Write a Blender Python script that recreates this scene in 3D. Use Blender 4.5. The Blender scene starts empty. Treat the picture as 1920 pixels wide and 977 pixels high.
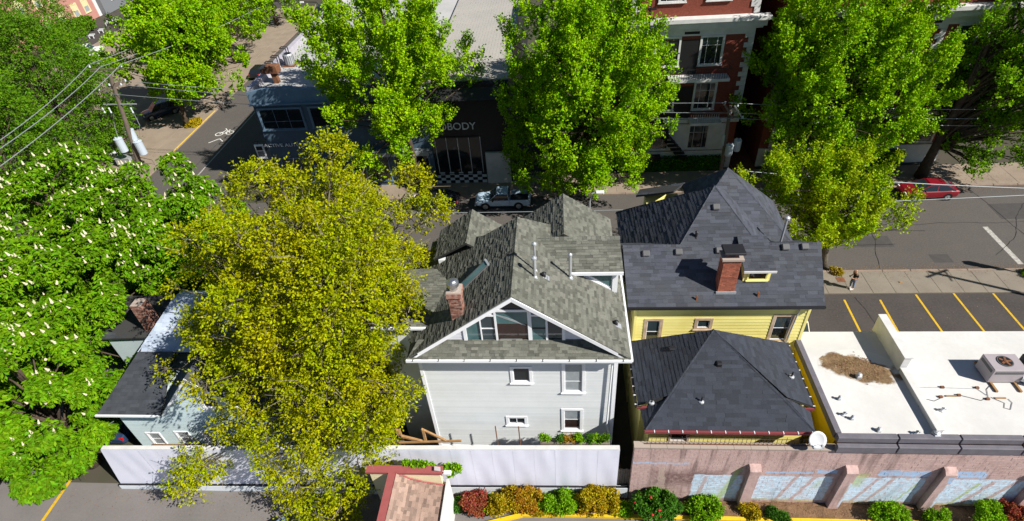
import bpy, bmesh, math, random
import numpy as np
from mathutils import Matrix, Vector
random.seed(7); rng = np.random.default_rng(7)
SC = bpy.context.scene; COL = SC.collection
# ---------------- camera, sky, sun, exposure ----------------
FPX, CX, CY = 1080.0, 960.0, 488.5                 # focal length in pixels of the 1920 px wide photograph
def _ray(px, py):
    v = np.array([px-CX, -(py-CY), -FPX]); return v/np.linalg.norm(v)
_up = -_ray(1070, 1793); _yd = _ray(1040, -413); _yd = _yd-_up*np.dot(_yd, _up); _yd /= np.linalg.norm(_yd)
CR = np.array([np.cross(_yd, _up), _yd, _up]); CC = np.array([0, 0, 30.0])
cd = bpy.data.cameras.new('camera'); cam = bpy.data.objects.new('camera', cd); COL.objects.link(cam)
cd.sensor_width = 36; cd.lens = 36*FPX/1920; cd.clip_start = .5; cd.clip_end = 3000
cam.matrix_world = Matrix([list(CR[i])+[CC[i]] for i in range(3)]+[[0, 0, 0, 1]])
SC.camera = cam
def at(px, py, z=None, x=None, y=None):            # the point of a sight line on a level, or on an upright plane
    d = CR@_ray(px, py)
    t = (z-CC[2])/d[2] if z is not None else (x-CC[0])/d[0] if x is not None else (y-CC[1])/d[1]
    return CC+t*d
SUN_DIR = Vector((-1.0, .47, -.96)).normalized()   # the way the light travels
W = bpy.data.worlds.new('World'); SC.world = W; W.use_nodes = True
wn = W.node_tree.nodes; sky = wn.new('ShaderNodeTexSky'); sky.sky_type = 'NISHITA'; sky.sun_disc = False; sky.altitude = 1500; sky.dust_density = .4; sky.ozone_density = 2
sky.sun_elevation = math.asin(-SUN_DIR.z); sky.sun_rotation = math.atan2(-SUN_DIR.x, -SUN_DIR.y)
bg = wn['Background']; W.node_tree.links.new(sky.outputs[0], bg.inputs[0]); bg.inputs[1].default_value = .05
sl = bpy.data.lights.new('sun', 'SUN'); sl.energy = 5.0; sl.angle = math.radians(.5); sl.color = (1, .955, .87)
so = bpy.data.objects.new('sun', sl); COL.objects.link(so); so.rotation_euler = SUN_DIR.to_track_quat('-Z', 'Y').to_euler(); so.location = (60, -30, 80)
vs = SC.view_settings; vs.view_transform = 'Standard'; vs.look = 'None'; vs.exposure = .64; vs.gamma = 1
SC.render.engine = 'CYCLES'; SC.cycles.max_bounces = 5; SC.cycles.diffuse_bounces = 2; SC.cycles.use_denoising = True
# ---------------- materials ----------------
MATS = {}
def mat(name, col, rough=.8, metal=0.0, noise=None, bump=None, island=0.0, spec=.3, wave=None, hue=0.0):
    """noise=(scale, other colour, amount) ; bump=(scale, strength) ; island = brightness spread between loose pieces"""
    m = bpy.data.materials.new(name); m.use_nodes = True; nt = m.node_tree; N = nt.nodes; L = nt.links; b = N['Principled BSDF']
    b.inputs['Roughness'].default_value = rough; b.inputs['Metallic'].default_value = metal; b.inputs['Specular IOR Level'].default_value = spec
    rgb = N.new('ShaderNodeRGB'); rgb.outputs[0].default_value = (*col, 1); out = rgb.outputs[0]
    geo = N.new('ShaderNodeNewGeometry')
    for nz in ([] if noise is None else noise if isinstance(noise, list) else [noise]):
        t = N.new('ShaderNodeTexNoise'); t.inputs['Scale'].default_value = nz[0]; t.inputs['Detail'].default_value = 6
        L.new(geo.outputs['Position'], t.inputs['Vector'])
        r = N.new('ShaderNodeMapRange'); r.inputs[1].default_value = .38; r.inputs[2].default_value = .68; L.new(t.outputs[0], r.inputs[0]); r.inputs[4].default_value = nz[2]
        mx = N.new('ShaderNodeMix'); mx.data_type = 'RGBA'; L.new(r.outputs[0], mx.inputs[0]); L.new(out, mx.inputs[6]); mx.inputs[7].default_value = (*nz[1], 1); out = mx.outputs[2]
    if island:
        oi = N.new('ShaderNodeObjectInfo'); a = N.new('ShaderNodeMath'); a.operation = 'MULTIPLY_ADD'; L.new(oi.outputs['Random'], a.inputs[0]); a.inputs[1].default_value = 7.31
        L.new(geo.outputs['Random Per Island'], a.inputs[2]); fr = N.new('ShaderNodeMath'); fr.operation = 'FRACT'; L.new(a.outputs[0], fr.inputs[0])
        r = N.new('ShaderNodeMapRange'); L.new(fr.outputs[0], r.inputs[0]); r.inputs[3].default_value = 1-island; r.inputs[4].default_value = 1+island
        h = N.new('ShaderNodeHueSaturation'); L.new(out, h.inputs['Color']); L.new(r.outputs[0], h.inputs['Value']); out = h.outputs[0]
        if hue:
            f2 = N.new('ShaderNodeMath'); f2.operation = 'MULTIPLY'; L.new(fr.outputs[0], f2.inputs[0]); f2.inputs[1].default_value = 13.7
            f3 = N.new('ShaderNodeMath'); f3.operation = 'FRACT'; L.new(f2.outputs[0], f3.inputs[0])
            r2 = N.new('ShaderNodeMapRange'); L.new(f3.outputs[0], r2.inputs[0]); r2.inputs[3].default_value = .5-hue; r2.inputs[4].default_value = .5+hue; L.new(r2.outputs[0], h.inputs['Hue'])
    L.new(out, b.inputs['Base Color'])
    if bump:
        t = N.new('ShaderNodeTexNoise'); t.inputs['Scale'].default_value = bump[0]; t.inputs['Detail'].default_value = 4; L.new(geo.outputs['Position'], t.inputs['Vector'])
        bp = N.new('ShaderNodeBump'); bp.inputs['Strength'].default_value = bump[1]; bp.inputs['Distance'].default_value = .05; L.new(t.outputs[0], bp.inputs['Height']); L.new(bp.outputs[0], b.inputs['Normal'])
    MATS[name] = m; return m
def leafmat(name, col, col2, island=.35, trans=.3, hue=.02):
    m = mat(name, col, .6, island=island, hue=hue, spec=.06, noise=(.5, col2, .8)); nt = m.node_tree; N = nt.nodes; L = nt.links; b = N['Principled BSDF']
    tr = N.new('ShaderNodeBsdfTranslucent'); L.new(b.inputs['Base Color'].links[0].from_socket, tr.inputs[0])
    ms = N.new('ShaderNodeMixShader'); ms.inputs[0].default_value = trans; L.new(b.outputs[0], ms.inputs[1]); L.new(tr.outputs[0], ms.inputs[2]); L.new(ms.outputs[0], N['Material Output'].inputs[0]); return m
mat('ground', (.07, .06, .045), .95, noise=(.6, (.05, .055, .03), .8))
mat('asphalt', (.096, .085, .078), .9, noise=[(.12, (.08, .069, .063), .8), (.9, (.075, .069, .066), .6), (9, (.13, .12, .112), .45)], bump=(40, .25))
mat('asphalt_lot', (.062, .054, .052), .9, noise=[(.5, (.045, .04, .04), .8), (7, (.09, .075, .07), .45)], bump=(40, .25))
mat('asphalt_fore', (.17, .155, .15), .9, noise=[(.4, (.13, .12, .115), .7), (8, (.2, .185, .18), .3)], bump=(40, .2))
mat('concrete', (.22, .19, .155), .9, noise=[(.7, (.17, .145, .12), .8), (11, (.26, .23, .19), .4)], bump=(30, .2))
mat('concrete_warm', (.27, .215, .165), .9, noise=[(.7, (.21, .165, .125), .8), (11, (.31, .25, .2), .4)], bump=(30, .2))
mat('kerb', (.27, .2, .16), .9, noise=(2, (.19, .15, .12), .8))
mat('yellow_paint', (.62, .38, .01), .7, noise=(6, (.4, .26, .03), .5))
mat('yellow_kerb', (.72, .48, .012), .7, noise=(3, (.5, .34, .03), .5))
mat('white_line', (.45, .43, .4), .8, noise=(5, (.2, .19, .18), .8))
mat('soil', (.17, .095, .05), .95, noise=[(1.5, (.1, .055, .03), .9), (14, (.24, .15, .09), .5)], bump=(18, .8))
mat('white_trim', (.8, .81, .84), .5, noise=(3, (.7, .71, .75), .5))
mat('white_siding', (.63, .655, .67), .6, noise=[(.9, (.57, .595, .61), .7), (6, (.66, .68, .69), .4)], island=.05)
mat('gable_siding', (.68, .69, .74), .6, noise=(2, (.5, .52, .58), .5), island=.04)
mat('yellow_siding', (.8, .72, .26), .6, noise=[(1.2, (.74, .64, .19), .7)], island=.05)
mat('ochre_wall', (.82, .56, .008), .7, noise=[(.8, (.72, .47, .008), .7), (5, (.76, .52, .015), .5)])
mat('tan_trim', (.5, .38, .27), .7, noise=(3, (.3, .21, .15), .6))
mat('blue_siding', (.55, .66, .69), .6, noise=(1, (.48, .59, .63), .6), island=.04)
mat('shingle_green', (.117, .118, .1), .9, noise=[(.35, (.1, .105, .083), .8), (22, (.17, .17, .15), .5)], island=.36, hue=.015, bump=(90, .3))
mat('shingle_black', (.04, .046, .066), .85, noise=[(.5, (.042, .045, .055), .8), (25, (.075, .08, .09), .45)], island=.3, hue=.01, bump=(90, .3), spec=.45)
mat('shingle_dark', (.024, .03, .046), .88, noise=[(.5, (.022, .026, .036), .8), (25, (.05, .053, .062), .4)], island=.26, bump=(90, .3), spec=.4)
mat('shingle_pink', (.29, .2, .16), .85, noise=[(2, (.23, .16, .13), .7), (20, (.35, .25, .21), .4)], island=.33, bump=(80, .3))
mat('roof_slate', (.05, .055, .065), .6, noise=(2, (.035, .04, .05), .8), island=.2, spec=.5)
mat('roof_pale', (.42, .48, .58), .5, noise=(2, (.3, .36, .46), .8), island=.15)
mat('deck', (.04, .04, .04), .9)
mat('flash', (.15, .14, .165), .6, noise=(3, (.11, .105, .125), .7))
mat('gutter_white', (.75, .77, .8), .4)
mat('gutter_red', (.2, .045, .05), .5)
mat('brick_red', (.3, .09, .055), .85, island=.3, noise=(8, (.38, .17, .11), .4))
mat('brick_old', (.2, .075, .05), .9, island=.55, noise=(7, (.42, .32, .27), .55))
mat('mortar', (.36, .3, .26), .95)
mat('mortar_red', (.26, .14, .1), .95)
mat('dark_metal', (.03, .03, .034), .45, metal=.4)
mat('black', (.012, .012, .013), .5)
mat('steel', (.55, .55, .55), .3, metal=.9)
mat('galv', (.5, .52, .55), .45, metal=.5, noise=(5, (.38, .4, .43), .6))
mat('rust', (.2, .085, .04), .9, noise=(6, (.1, .045, .03), .7))
mat('wood', (.33, .19, .08), .85, noise=(5, (.22, .12, .05), .8))
mat('wood_grey', (.2, .17, .14), .9, noise=(6, (.13, .11, .09), .8))
mat('pole_wood', (.16, .125, .1), .9, noise=(5, (.1, .08, .065), .8))
mat('glass', (.02, .035, .045), .06, spec=.8, noise=(.7, (.05, .07, .08), .7))
mat('glass_dark', (.012, .016, .02), .06, spec=.7)
mat('glass_teal', (.05, .12, .13), .08, spec=.7, noise=(1.2, (.12, .2, .2), .7))
mat('curtain', (.3, .33, .35), .3, spec=.6, noise=(3, (.2, .23, .25), .6))
mat('interior_red', (.035, .018, .015), .08, spec=.8, noise=(2, (.02, .012, .01), .7))
mat('roof_white', (.64, .632, .615), .6, noise=[(.45, (.5, .495, .485), .8), (5, (.5, .49, .475), .35), (30, (.57, .56, .55), .5)])
mat('roof_dirtywhite', (.42, .42, .41), .8, noise=[(.3, (.34, .34, .34), .8), (4, (.46, .46, .45), .5)])
mat('roof_beige', (.36, .34, .31), .8, noise=[(.3, (.3, .29, .27), .8), (4, (.4, .38, .35), .5)])
mat('parapet_lav', (.4, .38, .43), .8, noise=(2, (.3, .29, .34), .7))
mat('blue_wall', (.07, .115, .165), .7, noise=(.8, (.055, .09, .135), .7))
mat('blue_parapet', (.14, .22, .3), .7, noise=(.8, (.1, .16, .23), .7))
mat('stone_white', (.62, .61, .6), .7, noise=(1.5, (.48, .48, .48), .7))
mat('cream', (.78, .68, .45), .85, noise=[(.8, (.7, .6, .38), .7)], bump=(60, .3))
mat('red_trim', (.31, .085, .085), .6, noise=(3, (.25, .065, .065), .6))
mat('banner', (.74, .75, .88), .55, noise=[(.5, (.68, .69, .83), .7), (2.5, (.7, .7, .82), .4)])
mat('banner_wall', (.68, .72, .78), .75, noise=[(.6, (.55, .6, .66), .8), (3, (.74, .76, .8), .5)])
mat('teal_box', (.1, .26, .3), .6)
mat('dish', (.5, .51, .53), .4)
mat('ac_body', (.36, .32, .34), .5, noise=(2, (.31, .275, .29), .5))
mat('ac_dark', (.1, .1, .105), .6)
mat('copper', (.35, .13, .05), .5, metal=.4)
mat('ceramic', (.55, .6, .64), .3)
mat('trafo', (.42, .48, .55), .4)
mat('wire', (.35, .38, .4), .4, metal=.3)
mat('wire_dark', (.05, .05, .05), .5)
mat('bark', (.09, .065, .045), .95, noise=(4, (.05, .037, .026), .8), bump=(14, .9))
mat('bark_pale', (.13, .11, .08), .95, noise=(4, (.08, .066, .05), .8), bump=(14, .7))
mat('twig', (.26, .22, .15), .9)
leafmat('leaf_maple', (.29, .48, .004), (.17, .36, .004))
leafmat('leaf_maple2', (.26, .46, .004), (.14, .32, .004))
leafmat('leaf_maple3', (.2, .38, .005), (.11, .26, .005))
leafmat('leaf_small', (.27, .43, .005), (.34, .4, .006), hue=.025)
leafmat('leaf_dark', (.115, .25, .008), (.07, .17, .008))
leafmat('leaf_chest', (.15, .31, .006), (.09, .22, .006), trans=.3)
leafmat('leaf_olive', (.29, .355, .003), (.39, .36, .004), island=.38, hue=.022)
leafmat('leaf_bush', (.2, .4, .01), (.14, .3, .01))
leafmat('leaf_rust', (.42, .28, .015), (.42, .14, .02), hue=.04)
leafmat('leaf_red', (.34, .06, .05), (.3, .14, .03), hue=.03)
leafmat('leaf_gold', (.42, .34, .012), (.36, .22, .012), hue=.035)
leafmat('leaf_deep', (.07, .2, .015), (.05, .14, .015))
mat('blossom', (.6, .54, .38), .8, island=.15)
mat('rose', (.5, .02, .03), .6)
mat('car_white', (.7, .71, .73), .25, spec=.6); mat('car_red', (.2, .008, .016), .22, spec=.7); mat('car_black', (.012, .013, .016), .2, spec=.7)
mat('car_blue', (.02, .04, .09), .25, spec=.6); mat('car_silver', (.3, .34, .38), .3, metal=.3); mat('truck_white_shaded', (.42, .55, .68), .3, spec=.5)  # pickup's white paint has the blue of the tree shade mixed into it
mat('van_cream', (.74, .71, .62), .35, spec=.5)
mat('tyre', (.018, .018, .018), .9); mat('rim', (.55, .56, .58), .3, metal=.7); mat('lamp_red', (.4, .01, .01), .3); mat('lamp_clear', (.7, .7, .68), .15); mat('lamp_amber', (.5, .18, .02), .3)
mat('skin', (.5, .28, .19), .6); mat('shirt_black', (.012, .012, .014), .9); mat('jeans', (.11, .16, .27), .9, noise=(20, (.17, .23, .34), .5)); mat('shoe', (.65, .65, .66), .6)
mat('tile_white', (.7, .72, .75), .35); mat('tile_black', (.012, .014, .02), .35)
mat('sign_white', (.7, .72, .74), .5); mat('bike_paint', (.62, .6, .57), .8)
mat('pink_brick', (.42, .2, .165), .9, noise=[(.6, (.36, .165, .135), .7), (5, (.46, .24, .2), .5)])
mat('grey_wall', (.16, .17, .185), .8); mat('cream_trim', (.6, .52, .3), .7)
mat('litter', (.2, .125, .065), .9, island=.5, hue=.03)
# ---------------- mesh helpers ----------------
ORG = {}
def _v(o): return ORG.get(o, Vector((0, 0, 0)))
class MB:
    def __init__(s): s.v = []; s.f = []; s.T = None
    def add(s, vs, fs):
        k = len(s.v); s.v += [tuple(s.T@Vector(p)) for p in vs] if s.T is not None else [tuple(p) for p in vs]
        s.f += [tuple(i+k for i in f) for f in fs]; return s
    def box(s, x0, x1, y0, y1, z0, z1):
        return s.add([(x0, y0, z0), (x1, y0, z0), (x1, y1, z0), (x0, y1, z0), (x0, y0, z1), (x1, y0, z1), (x1, y1, z1), (x0, y1, z1)],
                     [(3, 2, 1, 0), (4, 5, 6, 7), (0, 1, 5, 4), (1, 2, 6, 5), (2, 3, 7, 6), (3, 0, 4, 7)])
    def rbox(s, x0, x1, y0, y1, z0, z1, r=.03):     # box with its upright edges and its top edge cut off
        a = [(x0+r, y0), (x1-r, y0), (x1, y0+r), (x1, y1-r), (x1-r, y1), (x0+r, y1), (x0, y1-r), (x0, y0+r)]
        b = [(min(max(x, x0+r), x1-r), min(max(y, y0+r), y1-r)) for x, y in a]
        vs = [(*p, z0) for p in a]+[(*p, z1-r) for p in a]+[((p[0]+q[0])/2 if 0 else q[0], q[1], z1) for p, q in zip(a, b)]
        fs = [(i, (i+1) % 8, 8+(i+1) % 8, 8+i) for i in range(8)]+[(8+i, 8+(i+1) % 8, 16+(i+1) % 8, 16+i) for i in range(8)]+[tuple(range(16, 24)), tuple(range(7, -1, -1))]
        return s.add(vs, fs)
    def poly(s, pts): return s.add(pts, [tuple(range(len(pts)))])
    def prism(s, pts, d):                            # polygon pushed along d
        n = len(pts); d = Vector(d); q = [Vector(p)+d for p in pts]
        return s.add([Vector(p) for p in pts]+q, [tuple(range(n-1, -1, -1)), tuple(range(n, 2*n))]+[(i, (i+1) % n, n+(i+1) % n, n+i) for i in range(n)])
    def bar(s, a, b, w, h=None, up=(0, 0, 1)):       # square bar between two points
        a = Vector(a); b = Vector(b); h = h or w; d = (b-a).normalized(); u = Vector(up)
        if abs(d.dot(u)) > .98: u = Vector((0, 1, 0))
        x = d.cross(u).normalized()*w/2; y = x.cross(d).normalized()*h/2
        return s.add([a-x-y, a+x-y, a+x+y, a-x+y, b-x-y, b+x-y, b+x+y, b-x+y], [(3, 2, 1, 0), (4, 5, 6, 7), (0, 1, 5, 4), (1, 2, 6, 5), (2, 3, 7, 6), (3, 0, 4, 7)])
    def tube(s, pts, rs, n=8, cap=True):
        pts = [Vector(p) for p in pts]; rs = rs if hasattr(rs, '__len__') else [rs]*len(pts); k = len(pts); vs = []
        for i, p in enumerate(pts):
            d = (pts[min(i+1, k-1)]-pts[max(i-1, 0)]).normalized(); u = Vector((0, 0, 1)) if abs(d.z) < .95 else Vector((1, 0, 0))
            x = d.cross(u).normalized(); y = d.cross(x)
            vs += [p+(x*math.cos(2*math.pi*j/n)+y*math.sin(2*math.pi*j/n))*rs[i] for j in range(n)]
        fs = [(i*n+j, i*n+(j+1) % n, (i+1)*n+(j+1) % n, (i+1)*n+j) for i in range(k-1) for j in range(n)]
        if cap: fs += [tuple(range(n-1, -1, -1)), tuple(range((k-1)*n, k*n))]
        return s.add(vs, fs)
    def lathe(s, c, prof, n=12, axis='z'):           # prof: (r, h)
        c = Vector(c); vs = []
        for r, h in prof:
            for j in range(n):
                a = 2*math.pi*j/n; p = (r*math.cos(a), r*math.sin(a), h)
                p = p if axis == 'z' else (p[0], p[2], p[1]) if axis == 'y' else (p[2], p[0], p[1]); vs.append(c+Vector(p))
        k = len(prof); fs = [(i*n+j, i*n+(j+1) % n, (i+1)*n+(j+1) % n, (i+1)*n+j) for i in range(k-1) for j in range(n)]+[tuple(range(n-1, -1, -1)), tuple(range((k-1)*n, k*n))]
        return s.add(vs, fs)
    def build(s, name, m, parent=None, smooth=False, recalc=True):
        me = bpy.data.meshes.new(name); o0 = _v(parent); me.from_pydata([tuple(Vector(p)-o0) for p in s.v], [], s.f)
        if recalc:
            b = bmesh.new(); b.from_mesh(me); bmesh.ops.recalc_face_normals(b, faces=b.faces); b.to_mesh(me); b.free()
        if smooth: me.polygons.foreach_set('use_smooth', [True]*len(me.polygons))
        me.materials.append(MATS[m] if isinstance(m, str) else m)
        o = bpy.data.objects.new(name, me); COL.objects.link(o)
        if parent: o.parent = parent; ORG[o] = o0
        return o
def each(mb, name, m, parent):
    # every loose piece of a mesh as an object of its own
    par = list(range(len(mb.v)))
    def fd(i):
        while par[i] != i: par[i] = par[par[i]]; i = par[i]
        return i
    for f in mb.f:
        for i in f[1:]: par[fd(i)] = fd(f[0])
    gs = {}
    for f in mb.f: gs.setdefault(fd(f[0]), []).append(f)
    for fs in gs.values():
        ids = sorted({i for f in fs for i in f}); mp = {i: k for k, i in enumerate(ids)}; q = MB(); q.add([mb.v[i] for i in ids], [tuple(mp[i] for i in f) for f in fs]); q.build(name, m, parent)
def tag(o, label, cat, group=None):
    o['label'] = label; o['category'] = cat
    if group: o['group'] = group
    return o
def struct(name, mb, m):
    o = mb.build(name, m); o['kind'] = 'structure'; return o
def thing(name, label, cat, loc=(0, 0, 0), group=None, rz=0):
    o = bpy.data.objects.new(name, None); COL.objects.link(o); o.location = loc; o.rotation_euler = (0, 0, rz); o.empty_display_size = .3
    ORG[o] = Vector(loc) if not rz else Vector((0, 0, 0)); return tag(o, label, cat, group)
def grp(o, g): o['group'] = g; return o
def stuff(o): o['kind'] = 'stuff'; return o
def clip(poly, half):                                # 2-D convex clip; half = list of (nx, ny, d): keep n.p <= d
    for nx, ny, d in half:
        out = []
        for i in range(len(poly)):
            a = poly[i-1]; b = poly[i]; da = nx*a[0]+ny*a[1]-d; db = nx*b[0]+ny*b[1]-d
            if (da <= 0) != (db <= 0):
                t = da/(da-db); out.append((a[0]+(b[0]-a[0])*t, a[1]+(b[1]-a[1])*t))
            if db <= 0: out.append(b)
        poly = out
        if len(poly) < 3: return []
    return poly
def halves(p2):
    A = sum(p2[i-1][0]*p2[i][1]-p2[i][0]*p2[i-1][1] for i in range(len(p2)))
    if A < 0: p2 = p2[::-1]
    r = []
    for i in range(len(p2)):
        a = p2[i-1]; b = p2[i]; nx, ny = b[1]-a[1], -(b[0]-a[0]); l = math.hypot(nx, ny)
        if l > 1e-6: r.append((nx/l, ny/l, (nx*a[0]+ny*a[1])/l))
    return r
def area(p): return abs(sum(p[i-1][0]*p[i][1]-p[i][0]*p[i-1][1] for i in range(len(p))))/2
CAMV = Vector(CC)
def pieces(parent, planes, name, m, w=(.28, .5), e=.2, th=.018, gap=0.0, tilt=True, keep=300, bond=False, off=.004):
    """lay loose pieces (shingles, bricks, blocks) in courses on convex flat polygons: planes = [(points, course direction)]"""
    full = []; rest = MB(); cache = {}
    for pts, cdir in planes:
        pts = [Vector(p) for p in pts]; e1 = Vector(cdir).normalized(); n = Vector((0, 0, 0))
        for i in range(len(pts)): n += (pts[i-1]-pts[0]).cross(pts[i]-pts[0])
        n.normalize()
        if n.dot(CAMV-pts[0]) < 0 and abs(n.z) < .3: n = -n
        if n.z < -.01: n = -n
        e1 = (e1-n*e1.dot(n)).normalized(); e2 = n.cross(e1).normalized()
        if e2.z < 0: e2 = -e2; e1 = -e1
        o = pts[0]; p2 = [((p-o).dot(e1), (p-o).dot(e2)) for p in pts]; H = halves(p2)
        u0, u1 = min(p[0] for p in p2), max(p[0] for p in p2); v0, v1 = min(p[1] for p in p2), max(p[1] for p in p2)
        k = 0; v = v0
        while v < v1-.02:
            u = u0-random.random()*w[1] if not bond else u0-(w[0]/2 if k % 2 else 0)
            while u < u1:
                ww = random.choice([w[0]+(w[1]-w[0])*q/3 for q in range(4)]) if not bond else w[0]
                q = [(u+gap/2, v+gap/2), (u+ww-gap/2, v+gap/2), (u+ww-gap/2, v+e-gap/2+(.02 if tilt else 0)), (u+gap/2, v+e-gap/2+(.02 if tilt else 0))]
                c2 = clip(q, H); tk = th*(random.choice((.7, 1, 1.5)) if not bond else random.uniform(.75, 1.25))
                if len(c2) >= 3 and area(c2) > .0004:
                    cen = o+e1*(u+ww/2)+e2*(v+e/2)+n*off; d = CAMV-cen
                    if area(c2) > .985*area(q) and n.dot(d) > 0: full.append((area(q)*n.dot(d)/d.length**3, cen, e1, e2, n, round(ww, 3), tk))
                    else: _piece(rest, c2, o+n*off, e1, e2, n, v, e, tk, tilt)
                u += ww
            v += e; k += 1
    full.sort(key=lambda t: -t[0]); o0 = _v(parent)
    for i, (s_, cen, e1, e2, n, ww, tk) in enumerate(full):
        hw, he = ww/2-gap/2, e/2-gap/2; q = [(-hw, -he), (hw, -he), (hw, he+(.02 if tilt else 0)), (-hw, he+(.02 if tilt else 0))]
        if i < keep:
            key = (ww, round(tk, 4)) if not bond else ww
            if key not in cache:
                mb = MB(); _piece(mb, q, Vector((0, 0, 0)), Vector((1, 0, 0)), Vector((0, 1, 0)), Vector((0, 0, 1)), -e/2, e, tk, tilt)
                me = bpy.data.meshes.new(name); me.from_pydata(mb.v, [], mb.f); me.materials.append(MATS[m]); cache[key] = me
            ob = bpy.data.objects.new(name, cache[key]); COL.objects.link(ob); ob.parent = parent
            ob.matrix_local = Matrix(((e1.x, e2.x, n.x, cen.x-o0.x), (e1.y, e2.y, n.y, cen.y-o0.y), (e1.z, e2.z, n.z, cen.z-o0.z), (0, 0, 0, 1)))
        else: _piece(rest, q, cen, e1, e2, n, -e/2, e, tk, tilt)
    if rest.f: stuff(rest.build(name+'_field', m, parent, recalc=False))
def _piece(mb, c2, o, e1, e2, n, v, e, tk, tilt):
    A = sum(c2[i-1][0]*c2[i][1]-c2[i][0]*c2[i-1][1] for i in range(len(c2)))
    if A < 0: c2 = c2[::-1]
    lo = [o+e1*a+e2*b-n*.003 for a, b in c2]; hi = [o+e1*a+e2*b+n*(tk*(1-.75*min(1, max(0, (b-v)/e))) if tilt else tk) for a, b in c2]; k = len(c2)
    mb.add(lo+hi, [tuple(range(k, 2*k))]+[(i, (i+1) % k, k+(i+1) % k, k+i) for i in range(k)])
def roof(parent, planes, m, slab=.14, caps=(), cap_w=.26, capm=None, name='roof', **kw):
    """planes = [(points, course direction)], each a slab with shingles on it"""
    mb = MB()
    for pts, cdir in planes: mb.prism(pts, (0, 0, -slab))
    r = mb.build(name, 'deck', parent); pieces(r, planes, 'shingle', m, **kw)
    if caps:
        cb = MB()
        for a, b in caps:
            a = Vector(a); b = Vector(b); L = (b-a).length; n = max(1, int(L/.22)); d = (b-a)/n; sd = d.cross(Vector((0, 0, 1))).normalized()*cap_w/2
            for i in range(n):
                p = a+d*i; q = p+d*1.12; z0 = Vector((0, 0, .05)); z1 = Vector((0, 0, .035)); dn = Vector((0, 0, -.11))
                cb.add([p-sd+z0+dn, p+z0, p+sd+z0+dn, q-sd+z1+dn, q+z1, q+sd+z1+dn], [(0, 1, 4, 3), (1, 2, 5, 4), (0, 2, 1), (3, 4, 5)])
        stuff(cb.build('ridge_cap', capm or m, r, recalc=False))
    return r
def frame_T(o, ux, n): ux = Vector(ux).normalized(); n = Vector(n).normalized(); return Matrix(((ux.x, n.x, 0, o[0]), (ux.y, n.y, 0, o[1]), (ux.z, n.z, 1, o[2]), (0, 0, 0, 1)))
def siding(parent, T, poly, m, e=.145, holes=(), name='siding_board', proud=.02, zref=0):
    """boards on an upright wall; poly in (x, z) of frame T (x along, y outwards, z up), holes = (x0, x1, z0, z1)"""
    H = halves(poly); z0 = min(p[1] for p in poly); z1 = max(p[1] for p in poly); x0 = min(p[0] for p in poly); x1 = max(p[0] for p in poly); z = z0
    while z < z1-.02:
        cuts = sorted((h[0], h[1]) for h in holes if h[2] < z+e*.5 < h[3]); xs = []; a = x0
        for h0, h1 in cuts: xs.append((a, h0)); a = h1
        xs.append((a, x1))
        for a, b in xs:
            if b-a < .02: continue
            c2 = clip([(a, z), (b, z), (b, min(z+e, z1)), (a, min(z+e, z1))], H)
            if len(c2) < 3: continue
            mb = MB(); mb.T = T; k = len(c2); pr = [proud*(1-.8*(q[1]-z)/e) for q in c2]
            mb.add([(q[0], -.02, q[1]) for q in c2]+[(q[0], p_, q[1]) for q, p_ in zip(c2, pr)], [tuple(range(k, 2*k))]+[(i, (i+1) % k, k+(i+1) % k, k+i) for i in range(k)])
            mb.build(name, m, parent)
        z += e
def window(parent, T, x0, x1, z0, z1, fw=.11, fm='white_trim', gm='glass', split='h', proud=.05, sill=True, rec=-.03, name='window', gm2=None):
    """casing round an opening, panes set back, sill; split: h, v, none or a list of bar positions ('v', t)/('h', t)"""
    mb = MB(); mb.T = T
    mb.box(x0-fw, x0, -.06, proud, z0-fw*.6, z1+fw); mb.box(x1, x1+fw, -.06, proud, z0-fw*.6, z1+fw); mb.box(x0, x1, -.06, proud-.003, z1, z1+fw); mb.box(x0, x1, -.06, proud-.003, z0-fw*.6, z0)
    w = mb.build(name, fm, parent)
    if sill: s = MB(); s.T = T; s.box(x0-fw-.05, x1+fw+.05, -.05, proud+.06, z0-fw*.6-.06, z0-fw*.6-.002); s.build('sill', fm, w)
    bars = split if isinstance(split, list) else {'h': [('h', .5)], 'v': [('v', .5)], 'none': []}[split]; sw = .035
    xs = [x0]+[x0+(x1-x0)*t for k, t in bars if k == 'v']+[x1]; zs = [z0]+[z0+(z1-z0)*t for k, t in bars if k == 'h']+[z1]
    for i in range(len(xs)-1):
        for j in range(len(zs)-1):
            p = MB(); p.T = T; p.box(xs[i], xs[i+1], rec-.02, rec+(.012 if j == len(zs)-2 and len(zs) > 2 else 0), zs[j], zs[j+1]); p.build('pane', (gm2 if gm2 and j == len(zs)-2 else gm), w)
    sb = MB(); sb.T = T
    sb.box(x0, x0+sw, rec-.03, rec+.03, z0, z1); sb.box(x1-sw, x1, rec-.03, rec+.03, z0, z1); sb.box(x0+sw, x1-sw, rec-.03, rec+.028, z0, z0+sw); sb.box(x0+sw, x1-sw, rec-.03, rec+.028, z1-sw, z1)
    for t in xs[1:-1]: sb.box(t-sw/2, t+sw/2, rec-.03, rec+.032, z0+sw, z1-sw)
    for t in zs[1:-1]: sb.box(x0+sw, x1-sw, rec-.03, rec+.026, t-sw/2, t+sw/2)
    sb.build('sash', fm if fm != 'tan_trim' else 'white_trim', w); return w
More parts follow.
